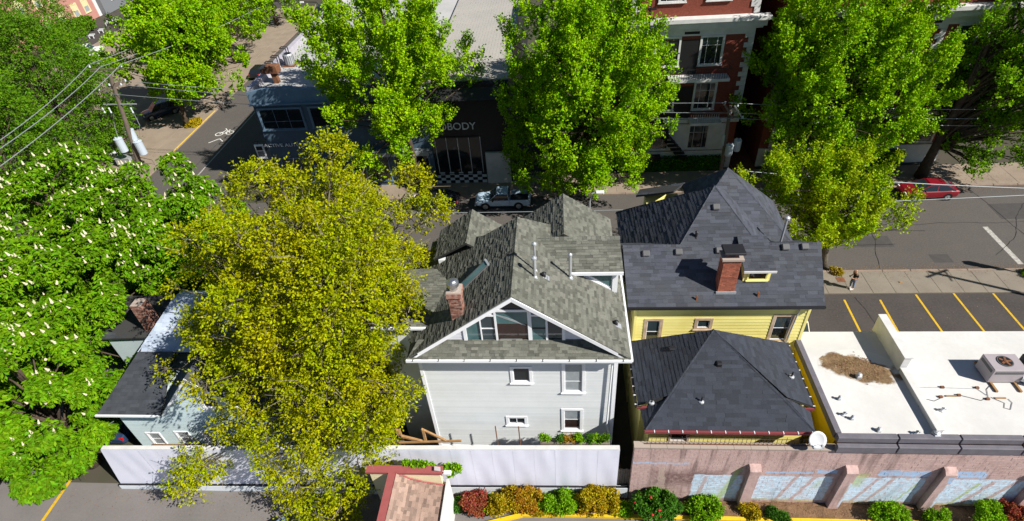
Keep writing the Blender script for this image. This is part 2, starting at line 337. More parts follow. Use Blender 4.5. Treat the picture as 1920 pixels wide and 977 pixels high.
# ---------------- the ground, streets and pavements ----------------
def sheet(name, x0, x1, y0, y1, z, m): return struct(name, MB().poly([(x0, y0, z), (x1, y0, z), (x1, y1, z), (x0, y1, z)]), m)
sheet('ground', -900, 700, -300, 1500, -.06, 'ground')
sheet('main_street', -500, 300, 34.35, 45.5, 0, 'asphalt')
sheet('cross_street', -44, -33, 45.5, 500, .004, 'asphalt'); sheet('cross_street_front', -44, -30.5, -60, 34.35, .004, 'asphalt_fore')
sheet('parking_lot', 12.9, 80, 21, 31.8, .004, 'asphalt_lot'); sheet('forecourt', -30.5, 90, -60, 14.9, .006, 'asphalt_fore'); sheet('drive_apron', -30.5, -6.2, 14.9, 16.2, .006, 'asphalt_fore')
sheet('yard', -30.5, 12.9, 16.2, 31.8, 0, 'ground')
def paving(name, x0, x1, y0, y1, z, m, step=1.55, axis='x'):
    o = struct(name, MB().box(x0+.01, x1-.01, y0+.01, y1-.01, -.05, z-.02), 'deck' if 0 else m); n = 0
    a0, a1 = (x0, x1) if axis == 'x' else (y0, y1); mid = (y0+y1)/2 if axis == 'x' else (x0+x1)/2; me = {}
    for k in range(int((a1-a0)/step)):
        for h in (0, 1):
            lo, hi = (a0+k*step, a0+(k+1)*step); b0, b1 = ((y0, mid) if h == 0 else (mid, y1)) if axis == 'x' else ((x0, mid) if h == 0 else (mid, x1))
            dims = (hi-lo-.008, b1-b0-.008) if axis == 'x' else (b1-b0-.008, hi-lo-.008)
            if h not in me:
                q = MB().rbox(-dims[0]/2, dims[0]/2, -dims[1]/2, dims[1]/2, -.03, 0, .012); mm = bpy.data.meshes.new('paving_slab'); mm.from_pydata(q.v, [], q.f); mm.materials.append(MATS[m]); me[h] = mm
            s = bpy.data.objects.new('paving_slab', me[h]); COL.objects.link(s); s.parent = o
            c = ((lo+hi)/2, (b0+b1)/2) if axis == 'x' else ((b0+b1)/2, (lo+hi)/2); s.location = (c[0], c[1], z+random.uniform(-.004, .004))
    return o
paving('near_pavement', 10, 56, 31.8, 34.15, .1, 'concrete'); sheet('near_pavement_rest', -33, 10, 31.8, 34.15, .1, 'concrete')
paving('far_pavement', -28, 48, 45.72, 49.2, .12, 'concrete_warm', 1.75); paving('cross_pavement', -48.6, -44.2, 49, 112, .12, 'concrete_warm', 2.2, 'y')
struct('cross_pavement_near_wall', MB().box(-32.8, -28, 49.2, 110, -.05, .12), 'concrete_warm'); struct('far_verge', MB().box(-80, -48.6, 49, 112, -.05, .06), 'concrete_warm')
k = MB()
for i in range(23): k.rbox(10+i*2, 11.985+i*2, 34.15, 34.35, -.02, .13, .025)
ko = struct('near_kerb', MB().box(10.02, 55.9, 34.17, 34.33, -.05, .06), 'kerb'); each(k, 'kerb_stone', 'kerb', ko)
k = MB()
for i in range(38): k.rbox(-28+i*2, -26.015+i*2, 45.5, 45.72, -.02, .14, .025)
ko = struct('far_kerb', MB().box(-27.98, 47.9, 45.52, 45.7, -.05, .06), 'kerb'); each(k, 'kerb_stone', 'kerb', ko)
k = MB()
for i in range(24): k.rbox(-44.2, -44, 49+i*2.6, 51.58+i*2.6, -.02, .14, .025)
ko = struct('cross_kerb', MB().box(-44.18, -44.02, 49.02, 111, -.05, .06), 'kerb'); each(k, 'kerb_stone', 'kerb', ko)
k = MB()
for y0, y1 in ((56.5, 67), (78, 82)): k.rbox(-44.2, -44.02, y0, y1, -.02, .146, .02)
struct('painted_yellow_kerb', k, 'yellow_kerb')
sheet('lane_line', -38.62, -38.47, 49, 72, .009, 'white_line'); sheet('stop_line', 33.95, 34.35, 34.9, 39.6, .005, 'white_line')
for i, (a, b) in enumerate([((1583, 562), (1613, 622)), ((1650, 562), (1683, 620)), ((1717, 552), (1764, 618)), ((1788, 550), (1842, 617)), ((1862, 550), (1920, 617)), ((1938, 548), (2001, 617))]):
    p = at(*a, z=.01); q = at(*b, z=.01); d = q-p; q = p+d*1.25; m_ = MB().poly([(p[0]-.07, p[1], .009), (p[0]+.07, p[1], .009), (q[0]+.07, q[1], .009), (q[0]-.07, q[1], .009)]); struct('parking_stripe', m_, 'yellow_paint')
sheet('drive_stripe', -29.2, -29.02, 13, 16.4, .012, 'yellow_paint')
# bike symbol painted on the cross street
def ring(mb, cx, cy, r, w, z, n=20):
    for i in range(n):
        a, b = 2*math.pi*i/n, 2*math.pi*(i+1)/n; mb.poly([(cx+(r-w)*math.cos(a), cy+(r-w)*math.sin(a), z), (cx+r*math.cos(a), cy+r*math.sin(a), z), (cx+r*math.cos(b), cy+r*math.sin(b), z), (cx+(r-w)*math.cos(b), cy+(r-w)*math.sin(b), z)])
m_ = MB(); z = .012; ring(m_, -40.6, 60.6, .5, .13, z); ring(m_, -39.4, 60.9, .5, .13, z)
for a, b in (((-40.6, 60.6), (-40.1, 61.6)), ((-40.1, 61.6), (-39.4, 60.9)), ((-40.1, 61.6), (-40.4, 62)), ((-40.9, 58.4), (-40, 59.4)), ((-40, 59.4), (-39.3, 58.7)), ((-40, 60.7), (-39.7, 61.7))): m_.bar((*a, z), (*b, z), .13, .004)
struct('bicycle_lane_marking', m_, 'bike_paint')
# foreground planting bed with its yellow kerb
m_ = MB(); nx, ny = 70, 6
vs = [(-6.2+31*i/nx, 14.95+1.2*j/ny, .1+.12*math.sin(3.1*j/ny)+.05*math.sin(i*1.7+j)+random.uniform(-.02, .02)) for j in range(ny+1) for i in range(nx+1)]
m_.add(vs, [(j*(nx+1)+i, j*(nx+1)+i+1, (j+1)*(nx+1)+i+1, (j+1)*(nx+1)+i) for j in range(ny) for i in range(nx)]); struct('planting_bed', m_, 'soil')
kp = [(-6.2, 13.2), (-4.4, 14.25), (-2.2, 14.86), (0, 14.9), (30, 14.9)]; kb = MB()
for (a, b) in zip(kp, kp[1:]):
    n = max(1, int(math.dist(a, b)/1.5))
    for i in range(n):
        p = (a[0]+(b[0]-a[0])*i/n, a[1]+(b[1]-a[1])*i/n, .08); q = (a[0]+(b[0]-a[0])*(i+.995)/n, a[1]+(b[1]-a[1])*(i+.995)/n, .08); kb.bar(p, q, .2, .18)
struct('yellow_bed_kerb', kb, 'yellow_kerb')
tag(MB().rbox(20.35, 20.95, 33.0, 33.55, .1, .112, .01).build('utility_cover', 'rust'), 'square brown utility cover set in the pavement beside the walking man', 'cover')
# ---------------- white house with the glazed gable ----------------
wh = thing('house', 'two-storey pale grey clapboard house with green-grey shingle roof and glazed gable', 'house', (-2.15, 22, 0))
zL = lambda x: 13.3-.6958*(-2.15-x); zR = lambda x: 13.3-.673*(x+2.15)
wall = MB().box(-6.85, 2.5, 17.95, 25.9, 0, 9.62).build('wall', 'white_siding', wh)
core2 = MB().prism([(-6.7, 18.05, 9.62), (2.4, 18.05, 9.62), (-2.15, 18.05, 12.95)], (0, 5.5, 0)).build('gable_wall', 'gable_siding', wh)
T = frame_T((0, 17.85, 0), (1, 0, 0), (0, -1, 0)); FY = 17.85
def hole(px0, px1, py0, py1, Y): a = at(px0, py1, y=Y); b = at(px1, py0, y=Y); c = at(px1, py1, y=Y); return (a[0], (b[0]+c[0])/2, (a[2]+c[2])/2, b[2])
hs = [hole(963.4, 992.8, 690, 714.8, FY), hole(1059, 1091.7, 682, 733, FY), hole(1058, 1087.6, 769, 803.8, FY), hole(954.8, 984, 783, 794, FY)]
siding(wall, T, [(-6.75, 2.0), (2.4, 2.0), (2.4, 9.65), (-6.75, 9.65)], 'white_siding', .128, [(h[0]-.02, h[1]+.02, h[2]-.02, h[3]+.02) for h in hs])
window(wh, T, *hs[0], gm='glass_dark', split='none', fw=.14); window(wh, T, *hs[1], gm='curtain', split=[('h', .36)], fw=.14); window(wh, T, *hs[2], gm='interior_red', gm2='curtain', fw=.14); window(wh, T, *hs[3], gm='glass_dark', split='v', fw=.14)
tr = MB(); tr.T = T; tr.box(-6.92, -6.75, -.12, .05, 1.8, 9.66); tr.box(2.4, 2.58, -.12, .05, 1.8, 9.66); tr.box(-6.92, 2.58, -.05, .06, 1.72, 1.9); tr.box(-6.92, 2.58, -.05, .045, 9.5, 9.68); tr.build('corner_trim', 'white_trim', wh)
MB().box(-7.1, 3.0, 17.35, 17.95, 9.66, 9.72).build('soffit', 'white_trim', wh)
dp = MB(); dp.tube([(2.42, 17.74, 9.7), (2.3, 17.72, 9.2), (2.22, 17.7, 4.1), (2.35, 17.6, 3.6), (2.35, 17.58, 1.6)], .045); dp.build('downspout', 'gutter_white', wh)
mb = MB(); mb.box(-7.22, 3.1, 17.14, 17.26, 9.7, 9.83); mb.build('gutter', 'gutter_white', wh)
mb = MB(); mb.bar((3.1, 17.2, 9.76), (3.1, 26.2, 9.76), .12); mb.build('side_gutter', 'gutter_white', wh)
gb = MB()
for i in range(9): gb.box(-6.9+i*1.2, -6.86+i*1.2, 17.11, 17.27, 9.83, 9.85)
each(gb, 'gutter_bracket', 'steel', wh)
Yd = (0, 1, 0); Xd = (1, 0, 0)
planes = [([(3.05, 17.27, 9.8), (3.05, 26.0, 9.8), (-2.15, 23.5, 13.3), (-2.15, 17.72, 13.3)], Yd),
          ([(-4, 17.56, zL(-4)), (-4, 23.7, zL(-4)), (-2.15, 23.5, 13.3), (-2.15, 17.72, 13.3)], Yd), ([(-7.18, 17.27, zL(-7.18)), (-7.5, 26.4, zL(-7.5)), (-4, 23.7, zL(-4)), (-4, 17.56, zL(-4))], Yd),
          ([(-7.18, 17.25, 9.81), (3.05, 17.25, 9.81), (2.6, 17.98, 10.36), (-6.7, 17.98, 10.36)], Xd),
          ([(.28, 21.22, 11.6), (2.98, 21.22, 11.6), (2.85, 22.6, 12.67), (-1.25, 22.6, 12.67)], Xd), ([(-1.25, 22.6, 12.67), (2.85, 22.6, 12.67), (2.98, 24.3, 11.35), (.65, 24.3, 11.35)], Xd),
          ([(-6.85, 23.6, 10.55), (-6.85, 26.2, 10.55), (-4.88, 26.2, 11.95), (-4.88, 23.2, 11.95)], Yd), ([(-2.9, 23.3, 10.55), (-2.9, 26.2, 10.55), (-4.88, 26.2, 11.95), (-4.88, 23.2, 11.95)], Yd),
          ([(-2.35, 23.5, 10.95), (-2.35, 26.5, 10.95), (.15, 26.5, 12.65), (.15, 22.9, 12.65)], Yd), ([(2.75, 23, 10.9), (2.75, 26.5, 10.9), (.15, 26.5, 12.65), (.15, 22.9, 12.65)], Yd),
          ([(-9.2, 18.85, 10.3), (-6.25, 18.85, 10.3), (-5.6, 21.3, 10.88), (-9.2, 21.3, 10.88)], Xd), ([(-9.2, 21.3, 10.88), (-5.6, 21.3, 10.88), (-6.4, 23.2, 10.2), (-9.2, 23.2, 10.2)], Xd)]
r = roof(wh, planes, 'shingle_green', .12, caps=[((-2.15, 17.7, 13.3), (-2.15, 23.5, 13.3)), ((-4.88, 23.3, 11.95), (-4.88, 26.2, 11.95)), ((.15, 23, 12.65), (.15, 26.5, 12.65)), ((-1.2, 22.6, 12.67), (2.85, 22.6, 12.67)), ((-9.2, 21.3, 10.88), (-5.7, 21.3, 10.88))], w=(.18, .38), e=.14, th=.028)
MB().box(-6.6, -3.1, 23.6, 26.05, 9, 10.5).prism([(-6.7, 26.05, 10.5), (-3.05, 26.05, 10.5), (-4.88, 26.05, 11.8)], (0, -.1, 0)).build('street_bay', 'white_siding', wh)
MB().box(-2.2, 2.6, 23.6, 26.3, 9, 10.85).prism([(-2.25, 26.35, 10.85), (2.6, 26.35, 10.85), (.15, 26.35, 12.5)], (0, -.1, 0)).build('street_bay', 'white_siding', wh)
MB().box(-9.05, -6.8, 19.1, 23.0, 0, 10.15).build('side_bay', 'white_siding', wh)
mb = MB(); mb.box(-9.25, -6.3, 18.74, 18.85, 10.18, 10.31); mb.build('bay_gutter', 'gutter_white', wh)
# bargeboards of the front gable
bb = MB()
for s_, xe in ((1, 2.75), (-1, -6.9)):
    f = zR if s_ > 0 else zL; bb.prism([(-2.15, 17.65, 13.27), (xe, 17.3, f(xe)-.02), (xe, 17.3, f(xe)-.24), (-2.15, 17.65, 13.05)], (0, .06, 0))
bb.build('bargeboard', 'white_trim', wh)
# glazed gable
T2 = frame_T((0, 17.99, 0), (1, 0, 0), (0, -1, 0)); GY = 17.99
gl, gr = at(875, 637, y=GY)[0], at(1056, 637, y=GY)[0]; zb = at(965, 638, y=GY)[2]
siding(core2, T2, [(-6.2, 10.33), (gl, 10.33), (gl, zL(gl)-.2)], 'gable_siding', .2); siding(core2, T2, [(gr, 10.33), (1.9, 10.33), (gr, zR(gr)-.2)], 'gable_siding', .2)
gx = [at(p, 636, y=GY)[0] for p in (877, 903.5, 905.5, 931, 934.5, 991.5, 998.5, 1024, 1028, 1054)]; ztop = at(962, 583.5, y=GY)[2]; zs2 = at(962, 592, y=GY)[2]
zc = lambda x: (zL(x) if x < -2.15 else zR(x))-.36
gw = MB(); gw.T = T2; gw.box(gl-.08, gr+.08, -.05, .07, zb-.16, zb)
for a, b in ((gl-.1, gx[0]), (gx[1], gx[2]), (gx[3], gx[4]), (gx[5], gx[6]), (gx[7], gx[8]), (gx[9], gr+.1)):
    z1 = min(zc(a), zc(b), ztop+.12)
    gw.box(a, b, -.05, .065, zb, z1+.12)
gw.box(gx[4], gx[5], -.05, .06, ztop, ztop+.13); gw.box(gx[2], gx[3], -.05, .06, zs2, zs2+.1); gw.box(gx[6], gx[7], -.05, .06, zs2, zs2+.1)
gwo = gw.build('window', 'white_trim', wh)
for i, (a, b, m_, zt) in enumerate(((gx[0], gx[1], 'glass_teal', 99), (gx[2], gx[3], 'glass', zs2), (gx[4], gx[5], 'glass_teal', ztop), (gx[6], gx[7], 'glass_teal', zs2), (gx[8], gx[9], 'glass', 99))):
    p = MB(); p.T = T2
    if i == 2:
        zm = zb+(ztop-zb)*.58; p.prism([(a, -.02, zm), (b, -.02, zm), (b, -.02, ztop), (a, -.02, ztop)], (0, .02, 0)); p.build('pane', m_, gwo)
        p = MB(); p.T = T2; p.prism([(a, -.02, zb), (b, -.02, zb), (b, -.02, zm), (a, -.02, zm)], (0, .02, 0)); p.build('pane', 'interior_red', gwo)
        p = MB(); p.T = T2; p.prism([(a+.1, .003, zb+.02), (b-.35, .003, zb+.02), (b-.3, .003, zb+.1), (a+.1, .003, zb+.1)], (0, .01, 0)); p.build('window_ledge', 'curtain', gwo)
        p = MB(); p.T = T2; p.prism([(a+.02, .003, ztop-.2), (a+.5, .003, ztop-.38), (b-.12, .003, zm-.05), (b-.1, .003, zm-.12), (a+.45, .003, ztop-.5), (a+.02, .003, ztop-.26)], (0, .01, 0)); p.build('drawn_blind', 'curtain', gwo)
        continue
    p.prism([(a, -.02, zb), (b, -.02, zb), (b, -.02, min(zt, zc(b))), (a, -.02, min(zt, zc(a)))], (0, .02, 0)); p.build('pane', m_, gwo)
    if i in (1, 3):
        p = MB(); p.T = T2; p.box(a, b, -.01, .02, (zb+zs2)/2-.03, (zb+zs2)/2+.03); p.build('sash_rail', 'white_trim' if i == 1 else 'black', gwo)
p = MB(); p.T = T2; p.prism([(-2.95, -.02, ztop+.14), (-1.45, -.02, ztop+.14), (-2.15, -.02, zc(-2.15)+.05)], (0, .03, 0)); p.build('pane', 'glass_dark', gwo)
# side dormer wall with its three-cornered window
dm = MB(); dm.prism([(.3, 21.45, 11.5), (2.75, 21.45, 11.5), (2.75, 21.45, 9.9), (.32, 21.45, 11.45)], (0, .1, 0)); dm.box(2.66, 2.75, 21.55, 24.2, 9.9, 11.4); do = dm.build('dormer_wall', 'white_trim', wh)
MB().prism([(1.2, 21.43, 11.32), (2.45, 21.43, 11.32), (2.45, 21.43, 10.42)], (0, .03, 0)).build('pane', 'glass_teal', do)
tr = MB(); tr.box(.28, 2.98, 21.13, 21.21, 11.44, 11.6); tr.box(2.5, 2.76, 21.36, 21.45, 10.1, 11.44); tr.bar((.4, 21.41, 11.5), (2.6, 21.41, 10.16), .05, .13); tr.build('dormer_trim', 'white_trim', wh)
# chimney of the white house
def chimney(parent, x0, x1, y0, y1, z0, z1, bm, mm, e=.078, w=.22):
    c = MB().box(x0, x1, y0, y1, z0, z1).build('chimney', mm, parent)
    fs = [([(x0, y0, z0), (x1, y0, z0), (x1, y0, z1), (x0, y0, z1)], Xd)]
    fs.append(([(x1, y0, z0), (x1, y1, z0), (x1, y1, z1), (x1, y0, z1)], Yd) if x0 < 0 else ([(x0, y0, z0), (x0, y1, z0), (x0, y1, z1), (x0, y0, z1)], Yd))
    pieces(c, fs, 'brick', bm, w=(w, w), e=e, th=.014, gap=.012, tilt=False, keep=300, bond=True); return c
c = chimney(wh, -5.0, -4.45, 18.25, 18.8, 10.6, 12.75, 'brick_old', 'mortar')
mb = MB(); mb.box(-5.07, -4.38, 18.18, 18.87, 12.75, 13.0); mb.build('chimney_crown', 'brick_old', c)
MB().box(-5.05, -4.4, 18.2, 18.85, 13.0, 13.06).build('chimney_cap', 'mortar', c)
MB().lathe((-4.75, 18.5, 13.06), [(.2, 0), (.2, .22), (.28, .24), (.28, .42), (.2, .46), (.12, .52)], 14).build('flue_cowl', 'steel', c)
# long low skylight on the left slope
pa = at(850, 503, z=12.0); pz = lambda x, y: Vector((x, y, zL(x)))
A, B = pz(-4.75, 20.2), pz(-3.55, 20.95)
mb = MB(); mb.bar(A+Vector((0, 0, .08)), B+Vector((0, 0, .08)), .38, .2); s_ = mb.build('skylight', 'ac_dark', wh); MB().bar(A+Vector((0, 0, .19)), B+Vector((0, 0, .19)), .28, .03).build('pane', 'glass_teal', s_); MB().bar(B+Vector((-.02, 0, .1)), B+Vector((.07, .045, .12)), .4, .28).build('end_plate', 'curtain', s_)
# pipes and small vents on the right slope
def rp(px, py):                                     # point on the right slope of the white house
    d = CR@_ray(px, py); n = np.array([.673, 0, 1]); t = np.dot(np.array([-2.15, 0, 13.3])-CC, n)/np.dot(d, n); return Vector(CC+t*d)
for (px, py, h, r_, cap) in ((1003, 520, 1.05, .06, .13), (1004, 508, 1.5, .05, .11), (1069, 521, 1.35, .07, .1)):
    p = rp(px, py); mb = MB(); mb.lathe(p, [(r_*2.2, -.05), (r_*1.6, .06), (r_, .1), (r_, h), (cap, h+.02), (cap, h+.12), (.02, h+.18)], 12); mb.build('vent_pipe', 'galv', wh)
for (px, py) in ((1020, 519), (1155, 609)):
    p = rp(px, py); mb = MB(); mb.lathe(p, [(.09, -.05), (.09, .2), (.12, .22), (.03, .28)], 10); v = mb.build('roof_vent', 'dark_metal', wh); d = Vector((.82, 0, -.55)); MB().bar(p-d*.05+Vector((0, 0, .035)), p+d*.3+Vector((0, 0, .035)), .3, .02).build('flashing', 'galv', v)
# ---------------- yellow house behind ----------------
yh = thing('house', 'tall yellow clapboard house with charcoal shingle hip roof and red brick chimney', 'house', (8.4, 26, 0))
yw = MB().box(3.95, 12.75, 22.2, 24.9, 0, 8.6).box(4.2, 12.6, 24.9, 30.2, 0, 8.4).build('wall', 'yellow_siding', yh)
T = frame_T((0, 22.1, 0), (1, 0, 0), (0, -1, 0)); FY = 22.1
hs = [hole(1209, 1235, 601, 642, FY), hole(1306, 1330, 600, 614, FY), hole(1442, 1479, 593, 636, FY)]
siding(yw, T, [(4.0, 3.5), (12.7, 3.5), (12.7, 8.62), (4.0, 8.62)], 'yellow_siding', .23, [(h[0]-.02, h[1]+.02, h[2]-.02, h[3]+.02) for h in hs], proud=.03)
for h in hs: window(yh, T, *h, fm='tan_trim', gm='glass_dark', gm2='glass', fw=.16, split='h' if h[3]-h[2] > .8 else 'none')
T3 = frame_T((3.94, 0, 0), (0, -1, 0), (-1, 0, 0)); siding(yw, T3, [(-24.9, 2), (-22.12, 2), (-22.12, 8.5), (-24.9, 8.5)], 'yellow_siding', .23, [(-24, -23.2, 4.4, 6.2)], proud=.025)
window(yh, T3, -24, -23.2, 4.4, 6.2, fm='tan_trim', gm='glass_dark', fw=.14)
tr = MB(); tr.T = T; tr.box(3.86, 4.0, -.1, .05, 2, 8.62); tr.box(12.7, 12.84, -.1, .05, 2, 8.62); tr.build('corner_trim', 'yellow_siding', yh)
MB().box(3.5, 13.15, 21.85, 22.2, 8.5, 8.58).build('soffit', 'tan_trim', yh)
mb = MB(); mb.tube([(12.35, 21.98, 8.5), (12.2, 21.98, 8.1), (12.0, 21.97, 4)], .04); mb.build('downspout', 'galv', yh)
zF = lambda y: 8.72+.683*(y-21.8)
ap = (8.37, 27.25, zF(27.25)); yr = 24.5; zr = zF(yr)
hl, hr_ = 6.3, 10.3
L0 = (3.55, 30.6, 8.5)
planes = [([(3.42, 21.75, zF(21.75)), (13.25, 21.75, zF(21.75)), (13.5, yr, zr), (3.3, yr, zr)], Xd), ([(hl, yr, zr), (hr_, yr, zr), ap], Xd)]
nl = (Vector(L0)-Vector(ap)).cross(Vector((hl, yr, zr))-Vector(ap)); zl = lambda x, y: ap[2]-(nl.x*(x-ap[0])+nl.y*(y-ap[1]))/nl.z
rgt = (13.3, 30, 8.6); nr = (Vector(rgt)-Vector(ap)).cross(Vector((hr_, yr, zr))-Vector(ap)); zr_ = lambda x, y: ap[2]-(nr.x*(x-ap[0])+nr.y*(y-ap[1]))/nr.z
planes += [([ap, (hl, yr, zr), (3.5, yr-.3, zl(3.5, yr-.3)), L0], Yd), ([ap, (hr_, yr, zr), (12.6, yr-.1, zr_(12.6, yr-.1)), rgt], Yd),
           ([(3.3, yr, zr), (13.5, yr, zr), (13.3, 26.6, 9.1), (3.3, 26.6, 9.1)], Xd), ([ap, L0, rgt], Xd)]
a2 = (9.35, 28.6, 12.75)
planes += [([a2, (7.2, 26.2, 10.9), (7.4, 30.4, 10.6)], Yd), ([a2, (12.9, 25.8, 9.3), (13.1, 30.6, 9.1)], Yd), ([a2, (7.2, 26.2, 10.9), (12.9, 25.8, 9.3)], Xd), ([a2, (7.4, 30.4, 10.6), (13.1, 30.6, 9.1)], Xd),
           ([(4.6, 29.9, 10.2), (6.6, 28.9, 11.1), (7.6, 30.6, 10.6), (5.0, 31.2, 9.8)], Xd)]
roof(yh, planes, 'shingle_black', .12, caps=[((hl, yr, zr), ap), ((hr_, yr, zr), ap), ((3.3, yr, zr+.01), (hl, yr, zr+.01)), ((hr_, yr, zr+.01), (13.5, yr, zr+.01)), ((12.9, 25.8, 9.3), a2), (ap, L0)], cap_w=.2, w=(.3, .6), e=.2, th=.016)
MB().box(5.2, 7.2, 29.4, 30.5, 0, 9.9).build('street_bay', 'yellow_siding', yh)
mb = MB(); mb.box(3.4, 13.28, 21.64, 21.75, 8.55, 8.7); mb.build('gutter', 'dark_metal', yh)
def fp(px, py, d0=0): d = CR@_ray(px, py); n = np.array([0, -.683, 1]); t = np.dot(np.array([0, 21.8, 8.72+d0])-CC, n)/np.dot(d, n); return Vector(CC+t*d)
c = chimney(yh, 8.0, 8.85, 22.35, 22.95, 8.7, 11.25, 'brick_red', 'mortar_red')
MB().box(7.9, 8.95, 22.25, 23.05, 11.25, 11.36).build('chimney_crown', 'mortar', c)
for x in (8.1, 8.5): MB().lathe((x+.12, 22.65, 11.36), [(.13, 0), (.13, .25)], 10).build('flue_pot', 'brick_red', c)
MB().rbox(7.95, 9.0, 22.3, 23.1, 11.6, 11.72, .03).build('chimney_hood', 'dark_metal', c)
fl = MB(); fl.box(7.92, 8.93, 22.27, 22.35, 8.95, 9.2); fl.build('chimney_flashing', 'galv', c)
a = fp(1392, 528); b = fp(1442, 530)
dz = MB(); dz.prism([(a.x, a.y, a.z), (b.x, a.y, a.z), (b.x, a.y, a.z+.82), (a.x, a.y, a.z+.82)], (0, 1.2, 0)); do = dz.build('dormer', 'yellow_siding', yh)
Td = frame_T((0, a.y-.002, 0), (1, 0, 0), (0, -1, 0)); window(yh, Td, a.x+.22, b.x-.2, a.z+.16, a.z+.68, fm='yellow_siding', gm='interior_red', split='none', fw=.05, rec=.012, proud=.05)
roof(yh, [([(a.x-.12, a.y-.22, a.z+.86), (b.x+.14, a.y-.22, a.z+.86), (b.x+.1, a.y+1.95, a.z+1.5), (a.x-.08, a.y+1.95, a.z+1.5)], Xd)], 'shingle_black', .06, name='dormer_roof', w=(.3, .6), e=.2, th=.016); MB().box(a.x-.13, b.x+.15, a.y-.27, a.y-.221, a.z+.78, a.z+.9).build('dormer_fascia', 'stone_white', yh)
for (px, py) in ((1211, 476), (1272, 473), (1348, 470), (1472, 464), (1508, 463), (1342, 389)):
    p = fp(px, py); n = Vector((0, -.564, .826)); mb = MB(); mb.T = Matrix.Translation(p)@Vector((0, 0, 1)).rotation_difference(n).to_matrix().to_4x4(); mb.rbox(-.19, .19, -.17, .17, -.02, .17, .04); v = mb.build('roof_vent', 'ac_dark', yh)
for (px, py) in ((1305, 444), (1306, 563), (1421, 556)):
    p = fp(px, py); wood = py > 500
    if wood: MB().bar(p+Vector((0, 0, -.02)), p+Vector((0, .02, .3)), .07).build('roof_bracket', 'copper', yh)
    else: v = MB().lathe(p, [(.16, -.1), (.07, .02), (.07, .3), (.1, .32), (.02, .4)], 10).build('roof_vent', 'dark_metal', yh)
mb = MB(); mb.lathe((11.95, 25.6, 9.4), [(.06, 0), (.06, 1.9), (.14, 1.92), (.14, 2.05), (.03, 2.12)], 10); mb.build('vent_pipe', 'galv', yh)
# ---------------- the low hip-roofed wing in front ----------------
hp = thing('house', 'yellow rear cottage with black hip roof and red gutter behind the mural wall', 'house', (7.8, 19, 0))
hw_ = MB().box(4.2, 11.55, 16.85, 22.05, 0, 5.75).box(3.98, 4.2, 18, 22.05, 0, 5.75).box(11.55, 11.8, 18, 22.05, 0, 5.75).build('wall', 'yellow_siding', hp)
T = frame_T((0, 16.8, 0), (1, 0, 0), (0, -1, 0)); siding(hw_, T, [(4.25, 3.6), (11.5, 3.6), (11.5, 5.72), (4.25, 5.72)], 'yellow_siding', .2, [(5.3, 6.1, 4.2, 5.05)], proud=.025)
window(hp, T, 5.3, 6.1, 4.2, 5.05, fm='tan_trim', gm='glass_dark', split='none')
T3 = frame_T((3.95, 0, 0), (0, -1, 0), (-1, 0, 0)); siding(hw_, T3, [(-22, 1.5), (-18, 1.5), (-18, 5.7), (-22, 5.7)], 'yellow_siding', .2, [(-21.2, -20.3, 3.6, 5.2)], proud=.025); window(hp, T3, -21.2, -20.3, 3.6, 5.2, fm='tan_trim', gm='glass_dark')
A = (7.5, 20.3, 8.5); sl_ = (8.5-5.85)/(20.3-16.3); ze = 5.85; zu = ze+.02
fz = lambda y: ze+sl_*(y-16.3)
planes = [([(3.9, 16.3, ze), (11.68, 16.3, ze), (10.55, 17.55, fz(17.55)), (5.15, 17.55, fz(17.55))], Xd), ([(5.15, 17.55, fz(17.55)), (10.55, 17.55, fz(17.55)), A], Xd),
          ([(3.9, 16.3, ze), (5.15, 17.55, fz(17.55)), (3.8, 17.55, ze-.05)], Yd), ([(11.68, 16.3, ze), (10.55, 17.55, fz(17.55)), (11.86, 17.55, ze-.05)], Yd),
          ([A, (4.55, 17.5, 6.68), (3.68, 17.5, 6.05), (3.66, 21.9, 6.05), (5.2, 22.05, 7.05)], Yd), ([A, (11.15, 17.5, 6.6), (12.12, 17.5, 6.0), (12.1, 21.9, 6.0), (10.3, 22.05, 7.0)], Yd)]
roof(hp, planes[:4]+[([A, (5.15, 17.55, fz(17.55)), (3.68, 17.6, 6.05), (3.66, 21.6, 6.05)], Yd), ([A, (10.55, 17.55, fz(17.55)), (11.98, 17.6, 6.0), (11.96, 21.6, 6.0)], Yd), ([A, (3.66, 21.6, 6.05), (11.96, 21.6, 6.0)], Xd)], 'shingle_dark', .1, caps=[((3.9, 16.3, ze), A), ((11.68, 16.3, ze), A)], cap_w=.22, w=(.28, .56), e=.2, th=.016)
g = MB(); g.box(3.86, 11.74, 16.18, 16.29, 5.7, 5.84); g.box(3.62, 4.7, 17.44, 17.53, 5.9, 6.02); g.box(11.0, 12.02, 17.44, 17.53, 5.87, 5.99); g.build('gutter', 'gutter_red', hp)
g = MB(); g.box(3.54, 3.64, 17.5, 21.7, 5.92, 6.04); g.box(11.98, 12.08, 17.5, 21.7, 5.88, 6.0); g.build('side_gutter', 'dark_metal', hp)
g = MB()
for i in range(12): g.box(4.3+i*.66, 4.335+i*.66, 16.16, 16.3, 5.8, 5.855)
for i in range(8): g.box(11.97, 12.1, 17.6+i*.55, 17.64+i*.55, 6.0, 6.02); g.box(3.52, 3.66, 17.6+i*.55, 17.64+i*.55, 6.04, 6.06)
each(g, 'gutter_bracket', 'gutter_white', hp)
def hp_pt(px, py): d = CR@_ray(px, py); n = np.array([0, -sl_, 1]); t = np.dot(np.array([0, 16.3, ze])-CC, n)/np.dot(d, n); return Vector(CC+t*d)
p = hp_pt(1348, 683); MB().rbox(p.x-.14, p.x+.14, p.y-.13, p.y+.13, p.z-.08, p.z+.16, .04).build('roof_vent', 'dark_metal', hp)
